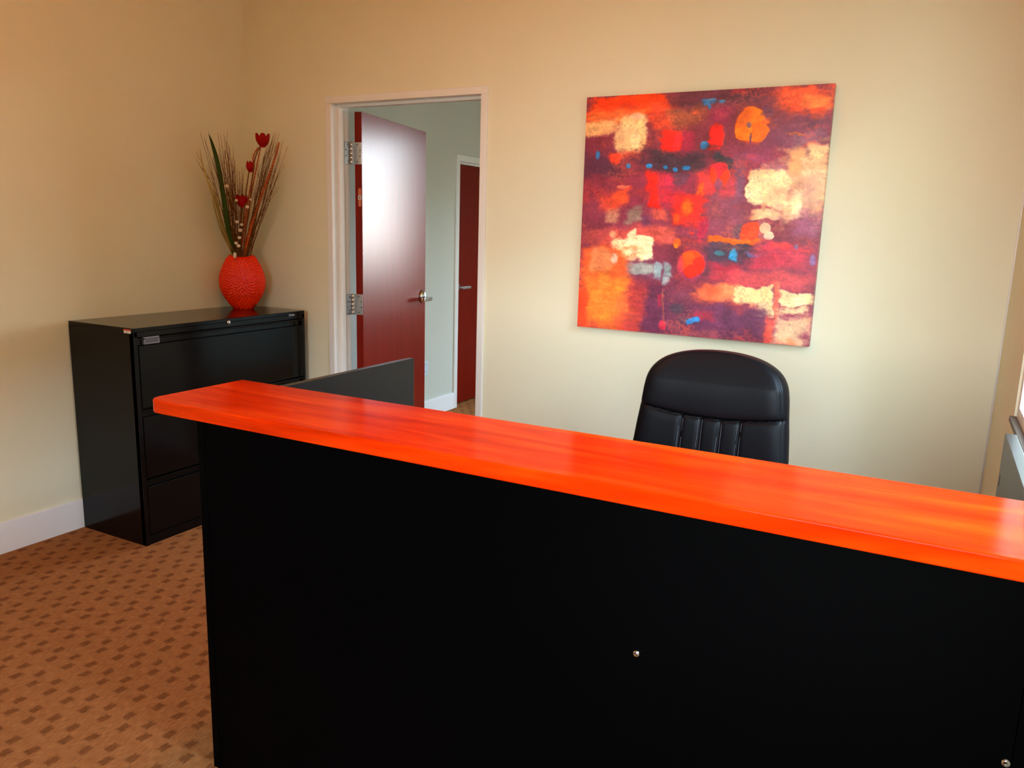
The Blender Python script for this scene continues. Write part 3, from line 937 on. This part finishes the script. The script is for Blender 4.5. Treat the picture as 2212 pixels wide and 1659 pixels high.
def paint(n):
    v, u = np.meshgrid(np.linspace(0, 1, n), np.linspace(0, 1, n), indexing='ij')
    wx = (fbm(u, v, 7, 1) - .5) * .055 + (fbm(u, v, 40, 5, 3) - .5) * .016
    wy = (fbm(u, v, 7, 21) - .5) * .055 + (fbm(u, v, 40, 25, 3) - .5) * .016
    grain = fbm(u, v, 150, 41, 2)
    broad = fbm(u, v, 9, 61, 4)
    brush = vnoise(u, v * .999, 8, 71) * .4 + fbm(u * .25, v, 90, 73, 2) * .6
    img = np.zeros((n, n, 3)) + np.array([130., 50, 70]) * (0.75 + .5 * broad)[..., None]
    height = np.zeros((n, n))
    U, V, WX, WY, GR, BR = u, v, wx, wy, grain, brush
    for k, s in enumerate(STROKES):
        cu, cv, hw, hh, rot, soft, op, sp = s[:8]
        ext = max(hw, hh) * (1.7 + soft) + .07 if rot else 0
        j0, j1 = [int(np.clip(t * n, 0, n)) for t in (cu - (ext or hw * (1.7 + soft) + .06), cu + (ext or hw * (1.7 + soft) + .06))]
        i0, i1 = [int(np.clip(t * n, 0, n)) for t in (cv - (ext or hh * (1.7 + soft) + .06), cv + (ext or hh * (1.7 + soft) + .06))]
        W = (slice(i0, i1), slice(j0, j1))
        u, v, wx, wy, grain, brush = U[W], V[W], WX[W], WY[W], GR[W], BR[W]
        col = np.array(s[8:11], float)
        ell = len(s) > 11
        k_w = .45 if ell else 1.0
        x, y = u + wx * k_w - cu, v + wy * k_w - cv
        if rot:
            c, q = math.cos(rot), math.sin(rot)
            x, y = x * c + y * q, -x * q + y * c
        if ell:
            d = np.sqrt((x / hw) ** 2 + (y / hh) ** 2)
        else:
            d = ((np.abs(x) / hw) ** 5 + (np.abs(y) / hh) ** 5) ** .2
        fe = (fbm(u, v, 14, 100 + k, 3) - .5) * (.45 if ell else .60) + (fbm(u * .5, v, 55, 500 + k, 3) - .5) * (.35 if ell else .70)
        d = d + fe * min(1, soft * 2 + .3)
        sf = soft * (1.5 if ell and soft > .16 else 1.0 if ell else 1.9) + (0 if ell else .08)
        a = np.clip((1 + sf * .42 - d) / max(sf, .05), 0, 1)
        a = a * a * (3 - 2 * a) * op
        sp *= .6
        if sp:
            dry = np.clip((grain - .30 - .55 * sp * np.clip((d - .35) * 1.7, 0, 1.3) + .22) / .22, 0, 1)
            a = a * (1 - sp + sp * dry)
        tone = 1 + (brush - .5) * .34 + (fbm(u, v, 22, 300 + k, 3) - .5) * .30
        img[W] = img[W] * (1 - a[..., None]) + np.clip(col * tone[..., None], 0, 255) * a[..., None]
        height[W] = height[W] * (1 - .6 * a) + a * (.35 if soft > .25 else 1.0) * .6
    # thin dragged glazes of red, orange and plum over everything
    for sd, col, amt in ((801, (240, 62, 30), .34), (811, (110, 40, 72), .30), (821, (250, 120, 60), .22)):
        g = np.clip((fbm(U * .6, V, 10, sd, 5) - .56) / .14, 0, 1) * np.clip((GR + BR - .80) / .35, 0, 1) * amt
        img = img * (1 - g[..., None]) + np.array(col, float) * g[..., None]
    img *= (0.88 + .24 * GR)[..., None]
    img = np.clip(img, 0, 255) / 255
    ln = np.where(img <= .04045, img / 12.92, ((img + .055) / 1.055) ** 2.4)
    return ln, height + .25 * GR


def paint_material():
    M = bpy.data.materials.new('abstract_oil_paint')
    M.use_nodes = True
    N, L = M.node_tree.nodes, M.node_tree.links
    B = N['Principled BSDF']
    B.inputs['Roughness'].default_value = 0.38
    B.inputs['Specular IOR Level'].default_value = 0.35
    at = N.new('ShaderNodeAttribute')
    at.attribute_name = 'pigment'
    L.new(at.outputs['Color'], B.inputs['Base Color'])
    tc = N.new('ShaderNodeTexCoord')
    n = N.new('ShaderNodeTexNoise')
    n.inputs['Scale'].default_value = 420
    L.new(tc.outputs['Object'], n.inputs['Vector'])
    ad = N.new('ShaderNodeMath')
    ad.operation = 'MULTIPLY_ADD'
    L.new(at.outputs['Alpha'], ad.inputs[0])
    ad.inputs[1].default_value = 1.0
    ad2 = N.new('ShaderNodeMath')
    ad2.operation = 'MULTIPLY'
    ad2.inputs[1].default_value = 0.25
    L.new(n.outputs['Fac'], ad2.inputs[0])
    L.new(ad2.outputs[0], ad.inputs[2])
    b = N.new('ShaderNodeBump')
    b.inputs['Strength'].default_value = 0.35
    b.inputs['Distance'].default_value = 0.003
    L.new(ad.outputs[0], b.inputs['Height'])
    L.new(b.outputs[0], B.inputs['Normal'])
    return M


m_paint = paint_material()
NP = 420
ln, hgt = paint(NP)
ln = np.clip(ln * PAINT_GAIN, 0, 1)
pic = thing('painting', 'large square abstract painting of red and orange flowers on canvas', 'painting', ((PX0 + PX1) / 2, 0, PZ0))
# front face grid
uu, vv = np.meshgrid(np.arange(NP), np.arange(NP))
co = np.stack([PX0 + uu / (NP - 1) * (PX1 - PX0), np.full(uu.shape, -PD), PZ1 - vv / (NP - 1) * (PZ1 - PZ0)], -1).reshape(-1, 3)
idx = (np.arange(NP - 1)[:, None] * NP + np.arange(NP - 1)[None, :]).reshape(-1)
faces = np.stack([idx, idx + NP, idx + NP + 1, idx + 1], -1)
me = bpy.data.meshes.new('canvas_face')
me.vertices.add(len(co))
me.vertices.foreach_set('co', co.reshape(-1))
me.loops.add(faces.size)
me.loops.foreach_set('vertex_index', faces.reshape(-1).astype(np.int32))
me.polygons.add(len(faces))
me.polygons.foreach_set('loop_start', (np.arange(len(faces)) * 4).astype(np.int32))
me.update(calc_edges=True)
ca = me.color_attributes.new('pigment', 'FLOAT_COLOR', 'POINT')
ca.data.foreach_set('color', np.concatenate([ln.reshape(-1, 3), hgt.reshape(-1, 1)], 1).reshape(-1).astype(np.float32))
link('canvas_face', me, m_paint, pic, True)
# wrapped canvas edges take the colours of the picture's rim
for nm, rim in (('canvas_edge', 'top'), ('canvas_edge', 'bottom'), ('canvas_edge', 'left'), ('canvas_edge', 'right')):
    k = np.arange(NP)
    if rim == 'top':
        a, c_ = co.reshape(NP, NP, 3)[0], ln[0]
    elif rim == 'bottom':
        a, c_ = co.reshape(NP, NP, 3)[-1], ln[-1]
    elif rim == 'left':
        a, c_ = co.reshape(NP, NP, 3)[:, 0], ln[:, 0]
    else:
        a, c_ = co.reshape(NP, NP, 3)[:, -1], ln[:, -1]
    b_ = a.copy()
    b_[:, 1] = -0.004
    me = bpy.data.meshes.new('canvas_edge')
    me.from_pydata(np.concatenate([a, b_]).tolist(), [], [(i, i + 1, NP + i + 1, NP + i) for i in range(NP - 1)])
    ca = me.color_attributes.new('pigment', 'FLOAT_COLOR', 'POINT')
    cc = np.concatenate([c_, c_])
    ca.data.foreach_set('color', np.concatenate([cc, np.zeros((2 * NP, 1))], 1).reshape(-1).astype(np.float32))
    link('canvas_edge', me, m_paint, pic)
boxes('stretcher_frame', [(PX0 + .002, PX1 - .002, -.036, -.001, PZ0 + .002, PZ0 + .04), (PX0 + .002, PX1 - .002, -.036, -.001, PZ1 - .04, PZ1 - .002),
                          (PX0 + .002, PX0 + .04, -.036, -.001, PZ0 + .04, PZ1 - .04), (PX1 - .04, PX1 - .002, -.036, -.001, PZ0 + .04, PZ1 - .04)], mat('pine_stretcher', (.5, .36, .2), .7), pic)
settle(pic)

# ------------------------------------------------------------------ office chair
CHX, CHY = 3.037, -0.93
chair = thing('office_chair', 'black leather office chair with stitched back behind the desk', 'chair', (CHX, CHY - .16, 0))
REC = math.tan(math.radians(9))
ZT, ZB = 1.150, 0.50


def half_w(z):
    base = np.interp(z, [.5, .6, .72, .825, .895, .955, 1.03, 1.15], [.225, .245, .256, .2565, .250, .243, .236, .231])
    top = np.clip((z - 0.985) / (ZT - 0.985), 0, 1)
    low = np.clip((.58 - z) / (.58 - ZB), 0, 1)
    return base * (1 - top ** 3.4) ** (1 / 2.3) * (1 - .8 * low ** 3) ** .5


def seam_z(u):
    return 0.936 + 0.024 * (u / .235) ** 2


# columns run across the width (s in -1..1), rows follow the height
NS, NZ = 150, 190
tz = np.linspace(0, 1, NZ)
zz = ZB + (ZT - ZB) * (1 - (1 - tz) ** 1.6 * 1.0)
zz = np.sort(np.concatenate([np.linspace(ZB, 1.08, NZ - 50, endpoint=False), ZT - (ZT - 1.08) * np.linspace(1, 0, 50) ** 2]))
ss = np.sin(np.linspace(-math.pi / 2, math.pi / 2, NS))
S_, Z_ = np.meshgrid(ss, zz)
hw = half_w(Z_)
U_ = S_ * hw
edge = np.clip(1 - np.abs(S_) ** 14, 0, 1) ** .5            # rounded rim
topf = np.clip((ZT - Z_) / .10, 0, 1) ** .5
d = Z_ - seam_z(U_)
front = .040 + .012 * (np.abs(U_) / .24) ** 2.5             # side bolsters come forward
front = front + np.where(d > 0, .009 * np.exp(-((d - .10) / .085) ** 2) + .003, 0)
front = front - .009 * np.exp(-(d / .0042) ** 2) - .003 * np.exp(-(d / .016) ** 2)
CHAN = (-.090, -.026, .038, .100)
for c in CHAN:
    w = np.where(d < 0, 1, 0)
    front = front - w * (.0065 * np.exp(-((U_ - c) / .0032) ** 2) + .003 * np.exp(-((U_ - c) / .010) ** 2))
for sgn in (-1, 1):                                          # welt near the rim
    front = front - .005 * np.exp(-((U_ - sgn * (hw - .016)) / .0035) ** 2)
front = front * edge * (.35 + .65 * topf)
back = (.045 + .012 * (1 - S_ ** 2)) * edge * (.35 + .65 * topf)
yc = CHY + (Z_ - .9) * REC


def to_mesh(name, A, Bk, rows, cols):
    ids = np.arange(rows * cols).reshape(rows, cols)
    verts = np.concatenate([A.reshape(-1, 3), Bk.reshape(-1, 3)])
    off = rows * cols
    fs = []
    for i in range(rows - 1):
        for j in range(cols - 1):
            a, b, c, e_ = ids[i, j], ids[i, j + 1], ids[i + 1, j + 1], ids[i + 1, j]
            fs.append((a, b, c, e_))
            fs.append((a + off, e_ + off, c + off, b + off))
    for j in range(cols - 1):
        fs.append((ids[0, j], ids[0, j] + off, ids[0, j + 1] + off, ids[0, j + 1]))
        fs.append((ids[-1, j], ids[-1, j + 1], ids[-1, j + 1] + off, ids[-1, j] + off))
    for i in range(rows - 1):
        fs.append((ids[i, 0], ids[i + 1, 0], ids[i + 1, 0] + off, ids[i, 0] + off))
        fs.append((ids[i, -1], ids[i, -1] + off, ids[i + 1, -1] + off, ids[i + 1, -1]))
    me = bpy.data.meshes.new(name)
    me.from_pydata(verts.tolist(), [], fs)
    bm = bmesh.new()
    bm.from_mesh(me)
    bmesh.ops.remove_doubles(bm, verts=bm.verts, dist=1e-6)
    bmesh.ops.recalc_face_normals(bm, faces=bm.faces)
    bm.to_mesh(me)
    bm.free()
    return me


FR = np.stack([CHX + U_, yc - front - .004 * edge, Z_], -1)
BK = np.stack([CHX + U_, yc + back + .004 * edge, Z_], -1)
backrest = link('backrest', to_mesh('backrest', FR, BK, NZ, NS), m_leather, chair, True)


def surf(u, z, lift=.0008):
    """a point on the front of the backrest"""
    r = int(np.argmin(np.abs(zz - z)))
    c = int(np.argmin(np.abs(U_[r] - u)))
    return (CHX + u, FR[r, c, 1] - lift, z)


for c in CHAN:
    for dx in (-.0062, .0062):
        bm = bmesh.new()
        tube_mesh(bm, [surf(c + dx, z, .0002) for z in np.linspace(.56, seam_z(np.array(c)) - .006, 40)], [.0006] * 40, 5)
        fin('stitching', bm, m_thread, backrest)
# seat, column, base, casters, armrests
bm = bmesh.new()
add_box(bm, CHX - .255, CHX + .255, CHY - .50, CHY - .02, .42, .53, .045, 5)
seat = fin('seat', bm, m_leather, chair, True)
bm = bmesh.new()
tube_mesh(bm, catmull([(CHX, CHY - .20, .40), (CHX, CHY + .02, .40), (CHX, CHY + .045, .46), (CHX, CHY + .055, .66)], 5), [.03] * 16, 8)
fin('back_bracket', bm, m_plastic, chair, True)
bm = bmesh.new()
add_cyl(bm, (CHX, CHY - .25, .10), (CHX, CHY - .25, .42), .026, seg=20)
fin('gas_lift', bm, m_plastic, chair, True)
for k in range(5):
    a = 2 * math.pi * k / 5 + .3
    ex_, ey_ = CHX + .29 * math.cos(a), CHY - .25 + .29 * math.sin(a)
    bm = bmesh.new()
    tube_mesh(bm, [(CHX, CHY - .25, .115), ((CHX + ex_) / 2, (CHY - .25 + ey_) / 2, .10), (ex_, ey_, .075)], [.03, .026, .02], 8)
    lg = fin('leg', bm, m_plastic, chair, True)
    bm = bmesh.new()
    add_cyl(bm, (ex_ - .02 * math.sin(a), ey_ + .02 * math.cos(a), .0275), (ex_ + .02 * math.sin(a), ey_ - .02 * math.cos(a), .0275), .0275, seg=18)
    add_cyl(bm, (ex_, ey_, .03), (ex_, ey_, .08), .008, seg=10)
    fin('caster', bm, m_plastic, lg, True)
for sgn in (-1, 1):
    bm = bmesh.new()
    xa = CHX + sgn * .285
    tube_mesh(bm, catmull([(CHX + sgn * .20, CHY - .32, .435), (xa, CHY - .33, .47), (xa, CHY - .36, .62), (xa, CHY - .27, .655), (xa, CHY - .10, .655)], 6), [.018] * 25, 8)
    ar = fin('armrest', bm, m_plastic, chair, True)
    bm = bmesh.new()
    add_box(bm, xa - .028, xa + .028, CHY - .36, CHY - .10, .655, .690, .012, 3)
    fin('arm_pad', bm, m_leather, ar, True)
settle(chair)

# ------------------------------------------------------------------ vase and dried arrangement
VX, VY, VZ, VH = 0.160, -0.227, 1.04, 0.304
AX = Vector((0.682, 0.731, 0))         # width axis of the flattened vase
FX = Vector((0.731, -0.682, 0))        # towards the room
m_vase = mat('red_glazed_ceramic', lin(225, 14, 2), 0.10, 0.4)
_n, _l = m_vase.node_tree.nodes, m_vase.node_tree.links
_a, _r = _n.new('ShaderNodeAttribute'), _n.new('ShaderNodeValToRGB')
_a.attribute_name = 'glaze_shade'  # relief shading painted into the glaze colour: darker gaps, brighter petal ridges
_r.color_ramp.elements[0].color = (*lin(235, 12, 0), 1)
_r.color_ramp.elements[1].color = (*lin(255, 72, 4), 1)
_l.new(_a.outputs['Fac'], _r.inputs[0])
_l.new(_r.outputs[0], _n['Principled BSDF'].inputs['Base Color'])
NT, NV = 360, 230
th = np.linspace(0, 2 * math.pi, NT, endpoint=False)
tt = np.linspace(0, 1, NV)
# half width by height
prof = np.interp(tt, [0, .04, .09, .17, .29, .41, .53, .65, .77, .895, .95, 1.0], [.054, .064, .077, .093, .115, .1255, .128, .122, .110, .091, .080, .064])
for _ in range(4):
    prof[1:-1] = (prof[:-2] + 2 * prof[1:-1] + prof[2:]) / 4
TH, TT = np.meshgrid(th, tt)
PW = np.repeat(prof[:, None], NT, 1)
ratio = .60
sq = 2 / 2.3
lx = PW * np.sign(np.cos(TH)) * np.abs(np.cos(TH)) ** sq
ly = PW * ratio * np.sign(np.sin(TH)) * np.abs(np.sin(TH)) ** sq
sad = .011 * (np.abs(np.cos(TH)) ** 2 - .5) * np.clip((TT - .8) / .2, 0, 1) ** 2
lz = TT * (VH - .006) + sad
# pointed petals spiralling out from the middle of each broad side
px_, pz_ = lx, lz - VH * .53
NPET = 330
kk = np.arange(NPET)
pr_ = .0088 * np.sqrt(kk + .3)
pa = kk * 2.399963
cxk, czk = pr_ * np.cos(pa), pr_ * np.sin(pa) * 1.02
disp = np.zeros(lx.shape)
arc = np.where(np.abs(px_) > 1e-9, 1, 1)
sx_ = np.arcsin(np.clip(px_ / (PW + 1e-9), -1, 1)) * PW * .82 + px_ * .18     # unwrap the rounded flanks
for k in range(NPET):
    ca_, sa_ = math.cos(pa[k]), math.sin(pa[k])
    dx_, dz_ = sx_ - cxk[k], pz_ - czk[k]
    ra = dx_ * ca_ + dz_ * sa_
    ta = -dx_ * sa_ + dz_ * ca_
    ln_ = .0105 if pr_[k] > .03 else .0085
    wd = .0042 + .0012 * min(1, pr_[k] / .08)
    q = np.clip(1 - (np.abs(ra) / ln_) ** 2 - (np.abs(ta) / (wd * (1 - .35 * np.clip(ra / ln_, -1, 1)))) ** 2, 0, 1)
    disp = np.maximum(disp, np.sqrt(q) * (.75 + .25 * (ra / ln_)))
glaze_shade = np.concatenate([disp.reshape(-1), np.full(3 * NT, .5)])
disp *= .0042 * np.clip(TT / .05, 0, 1) * np.clip((1 - TT) / .03, 0, 1)
nrm = np.stack([np.cos(TH) / 1.0, np.sin(TH) / ratio], -1)
nrm /= np.linalg.norm(nrm, axis=-1, keepdims=True)
lx2, ly2 = lx + nrm[..., 0] * disp, ly + nrm[..., 1] * disp
vase_verts, vase_faces = [], []


def vpt(a, b, z):
    # b > 0 is the wall side, b < 0 faces the room
    p = Vector((VX, VY, VZ)) + AX * a - FX * b
    return (p.x, p.y, VZ + z)


for i in range(NV):
    for j in range(NT):
        vase_verts.append(vpt(lx2[i, j], ly2[i, j], lz[i, j]))
inner = [(.985, .955), (.97, .86), (.80, .80)]
for (tz_, sc) in inner:
    i = int(tz_ * (NV - 1))
    for j in range(NT):
        vase_verts.append(vpt(lx[i, j] * sc, ly[i, j] * sc, lz[i, j]))
rows = NV + len(inner)
for i in range(rows - 1):
    for j in range(NT):
        a, b = i * NT + j, i * NT + (j + 1) % NT
        vase_faces.append((a, b, b + NT, a + NT))
vase_faces.append(tuple(range(NT - 1, -1, -1)))
vase_faces.append(tuple((rows - 1) * NT + j for j in range(NT)))
me = bpy.data.meshes.new('vase')
me.from_pydata(vase_verts, [], vase_faces)
ga = me.attributes.new('glaze_shade', 'FLOAT', 'POINT')
ga.data.foreach_set('value', glaze_shade.astype(np.float32))
vase = link('vase', me, m_vase, None, True)
tag(vase, 'glossy red flattened vase with raised petal texture on the filing cabinet', 'vase')

m_twig = mat('dried_brown_twig', lin(112, 70, 32), 0.8, 0.2, vary=(60, .4))
m_reed = mat('copper_reed', lin(172, 74, 16), 0.5, 0.3, vary=(40, .3))
m_gold = mat('gold_fleck', (0.75, 0.45, 0.12), 0.28, 0.5, metal=0.8)
m_flower = mat('red_petal', lin(205, 8, 14), 0.55, 0.3, vary=(30, .25))
m_bead = mat('ivory_bead', (0.78, 0.68, 0.56), 0.45)
m_green = mat('green_blade', lin(82, 112, 46), 0.6, 0.3, vary=(14, .3, (1, 1, .2)))
m_straw = mat('straw_blade', lin(214, 188, 108), 0.6, 0.3, vary=(14, .2, (1, 1, .2)))


def neck(off, t):
    p = Vector((VX, VY, 0)) + AX * off - FX * t
    return p


def in_neck(p):
    """the point where a stem leaves the narrow mouth of the vase"""
    a = max(-.048, min(.048, (Vector(p) - Vector((VX, VY, 0))).to_2d().dot(AX.to_2d())))
    q = Vector((VX, VY, 0)) + AX * a + FX * random.uniform(-.012, .012)
    return Vector((q.x, q.y, 1.335))


def stem_path(tip, off, t, bend=.0):
    tip = Vector(tip)
    n = neck(off, t)
    base = Vector((VX - (n.x - VX) * .4, VY - (n.y - VY) * .4, 1.11))
    nk = Vector((n.x, n.y, 1.335))
    mid = nk.lerp(tip, .5) + Vector((random.uniform(-1, 1), random.uniform(-1, 1), 0)) * .008 - (tip - nk).cross(Vector((0, 0, 1))).cross(Vector((0, 0, 1))) * 0 + (nk - tip) * 0
    out = (tip - nk)
    out.z = 0
    mid += out * bend
    return base, nk, mid, tip


def twig(tip, off, t, spray):
    base, nk, mid, tp = stem_path(tip, off, t, random.uniform(-.10, .05))
    pts = catmull([base, nk, mid, tp], 6)
    bm = bmesh.new()
    n = len(pts)
    rad = [.0019 * (1 - .75 * i / (n - 1)) + .0003 for i in range(n)]
    tube_mesh(bm, pts, rad, 5)
    # side branchlets near the top
    for _ in range(random.choice((1, 2, 2, 3))):
        i = random.randint(int(n * .55), n - 3)
        p = pts[i]
        dirv = (pts[i + 1] - pts[i]).normalized()
        side = Vector((random.uniform(-1, 1), random.uniform(-1, 1), .3)).normalized()
        ln_ = random.uniform(.05, .12)
        q1 = p + dirv * ln_ * .5 + side * ln_ * .16
        q2 = p + dirv * ln_ + side * ln_ * .24
        for q in (q1, q2):
            q.x = max(q.x, .02)
            q.y = min(q.y, -.02)
        tube_mesh(bm, [p, q1, q2], [.0010, .0008, .0004], 4)
    fin('twig', bm, m_twig, spray)


spray = thing('twig_spray', 'spray of thin dried brown twigs fanning left above the red vase', 'dried twigs', (VX, VY, 1.11))
for i, tp in enumerate(TWIG_L * 2):
    jit = Vector((0, 0, 0)) if i < len(TWIG_L) else Vector((random.uniform(-.03, .04), random.uniform(-.03, .03), random.uniform(-.16, -.02)))
    twig(Vector(tp) + jit, random.uniform(-.046, .0), random.uniform(-.018, .018), spray)
settle(spray)
spray = thing('twig_spray', 'spray of thin dried brown twigs fanning right above the red vase', 'dried twigs', (VX, VY, 1.11))
for i, tp in enumerate(TWIG_R * 2):
    jit = Vector((0, 0, 0)) if i < len(TWIG_R) else Vector((random.uniform(-.05, .01), random.uniform(-.03, .03), random.uniform(-.16, -.02)))
    twig(Vector(tp) + jit, random.uniform(.006, .05), random.uniform(-.018, .018), spray)
settle(spray)

reed_labels = ('thick copper reed reaching furthest right of the arrangement', 'straight copper reed ending under the topmost red flower',
               'bowed copper reed curving beneath the topmost red flower', 'shorter copper reed between the flowers and the right twigs')
for k, path in enumerate(REED):
    root = thing('copper_reed', reed_labels[k], 'reed', path[0], 'copper reeds with gold flecks')
    p0 = in_neck(path[0])
    pts = catmull([Vector((VX + (p0.x - VX) * .3, VY + (p0.y - VY) * .3 , 1.11)), p0] + path[1:], 8)
    n = len(pts)
    bm = bmesh.new()
    tube_mesh(bm, pts, [(.0085 if k == 0 else .0058) * (1 - .45 * i / (n - 1)) for i in range(n)], 8)
    fin('reed_stem', bm, m_reed, root, True)
    # gold curls wound around the stem
    bm = bmesh.new()
    for _ in range(40 if k < 2 else 24):
        i = random.randint(9, n - 3)
        c = pts[i].lerp(pts[i + 1], random.random())
        a0 = random.uniform(0, 6.28)
        r = .0105
        arc_ = [c + Vector((math.cos(a0 + a) * r, math.sin(a0 + a) * r, a * .004)) for a in np.linspace(0, 2.4, 6)]
        tube_mesh(bm, arc_, [.0011] * 6, 4)
    fl = fin('gold_curl', bm, m_gold, root)
    fl['kind'] = 'stuff'
    settle(root)

flower_labels = ('open red flower at the top of the arrangement', 'closed red tulip flower at mid height in front of the wall corner', 'red flower lowest in the arrangement just above the vase')
for k, path in enumerate(FLOWER):
    root = thing('red_flower', flower_labels[k], 'flower', path[0], 'red flowers in the vase')
    p0 = in_neck(path[0])
    pts = catmull([Vector((VX + (p0.x - VX) * .3, VY + (p0.y - VY) * .3, 1.11)), p0] + path[1:], 8)
    n = len(pts)
    bm = bmesh.new()
    tube_mesh(bm, pts, [.0032] * n, 6)
    fin('stem', bm, m_twig, root, True)
    c = Vector(path[-1])
    axis_ = Vector((.15, -.15, 1)).normalized()
    Q = axis_.to_track_quat('Z', 'Y').to_matrix()
    size = (.040, .033, .037)[k]
    opn = (.95, .55, .85)[k]
    for ring_, cnt in ((0, 4), (1, 6)):
        for j in range(cnt):
            az = 2 * math.pi * j / cnt + ring_ * .5 + k
            bm = bmesh.new()
            grid = []
            for a in np.linspace(0, 1, 7):
                row = []
                for b in np.linspace(-1, 1, 7):
                    # cupped petal
                    rr = size * (.25 + (.75 if ring_ else .45) * opn * math.sin(a * math.pi * (.66, .86, .72)[k]) ** .8)
                    h = -size * .75 + size * 1.75 * a * (1.0 if ring_ else .85)
                    wd = (.85 if ring_ else 1.1) * math.sin(max(.2, a) * math.pi * .93) ** .6 * (1 - .35 * b * b * a)
                    ang = az + b * wd
                    rad_ = rr * (1 - .10 * b * b) + (size * .10 if a > .9 else 0)
                    row.append(bm.verts.new(c + Q @ Vector((math.cos(ang) * rad_, math.sin(ang) * rad_, h))))
                grid.append(row)
            for i in range(6):
                for b in range(6):
                    bm.faces.new((grid[i][b], grid[i][b + 1], grid[i + 1][b + 1], grid[i + 1][b]))
            bmesh.ops.solidify(bm, geom=bm.faces[:], thickness=.0008)
            fin('petal', bm, m_flower, root, True)
    settle(root)

bead_where = ('alone high on the left among the twigs', 'touching the left side of the lowest red flower', 'just under the right side of the lowest red flower', 'right of the lowest red flower beside a reed',
              'first below the lowest red flower, to the left', 'first below the lowest red flower, to the right', 'largest of the string below the lowest flower', 'fourth from the vase rim in the string of beads',
              'third from the vase rim, left of its neighbour', 'second from the vase rim, right of its neighbour', 'lowest one, at the rim of the vase')
for k, p in enumerate(BEAD):
    root = thing('bead_stem', 'ivory bead on a thin stalk, ' + bead_where[k], 'bead', p, 'ivory beads in the arrangement')
    c = Vector(p)
    bm = bmesh.new()
    r = (.0105, .0092, .0105, .007, .0098, .0092, .0118, .0105, .0098, .0108, .009)[k]
    bmesh.ops.create_uvsphere(bm, u_segments=16, v_segments=10, radius=r)
    for v in bm.verts:
        v.co.z *= .86 if k < 10 else 1.9
        v.co = v.co + c
    fin('bead', bm, m_bead, root, True)
    if c.z > 1.36:
        bm = bmesh.new()
        f0 = neck(-.02 + .004 * k, -.012)
        tube_mesh(bm, catmull([(f0.x, f0.y, 1.12), (f0.x, f0.y, 1.33), c], 6), [.001] * 13, 5)
        fin('stalk', bm, m_twig, root)
    settle(root)

blade_labels = ('broad dark green grass blade rising on the left', 'pale straw blade leaning left of the green blade', 'short yellow straw blade at the left of the rim', 'long thin yellow blade arching furthest left')
for k, path in enumerate(BLADE):
    p0 = in_neck(path[0])
    pts = catmull([Vector((VX + (p0.x - VX) * .3, VY + (p0.y - VY) * .3, 1.12)), p0] + path[1:], 8)
    n = len(pts)
    bm = bmesh.new()
    wmax = (.0125, .0075, .0042, .0048)[k]
    side = AX
    L_, C_, R_ = [], [], []
    for i, p in enumerate(pts):
        t = i / (n - 1)
        w = wmax * (math.sin(math.pi * min(1, .16 + t * .84)) ** .7) * (1 if t < .98 else .2) + .0006
        L_.append(bm.verts.new(p - side * w + FX * .002))
        C_.append(bm.verts.new(p - FX * w * .35))
        R_.append(bm.verts.new(p + side * w + FX * .002))
    for i in range(n - 1):
        bm.faces.new((L_[i], C_[i], C_[i + 1], L_[i + 1]))
        bm.faces.new((C_[i], R_[i], R_[i + 1], C_[i + 1]))
    bmesh.ops.solidify(bm, geom=bm.faces[:], thickness=.0007)
    o = fin('grass_blade', bm, m_green if k == 0 else m_straw, None, True)
    tag(o, blade_labels[k], 'grass blade')
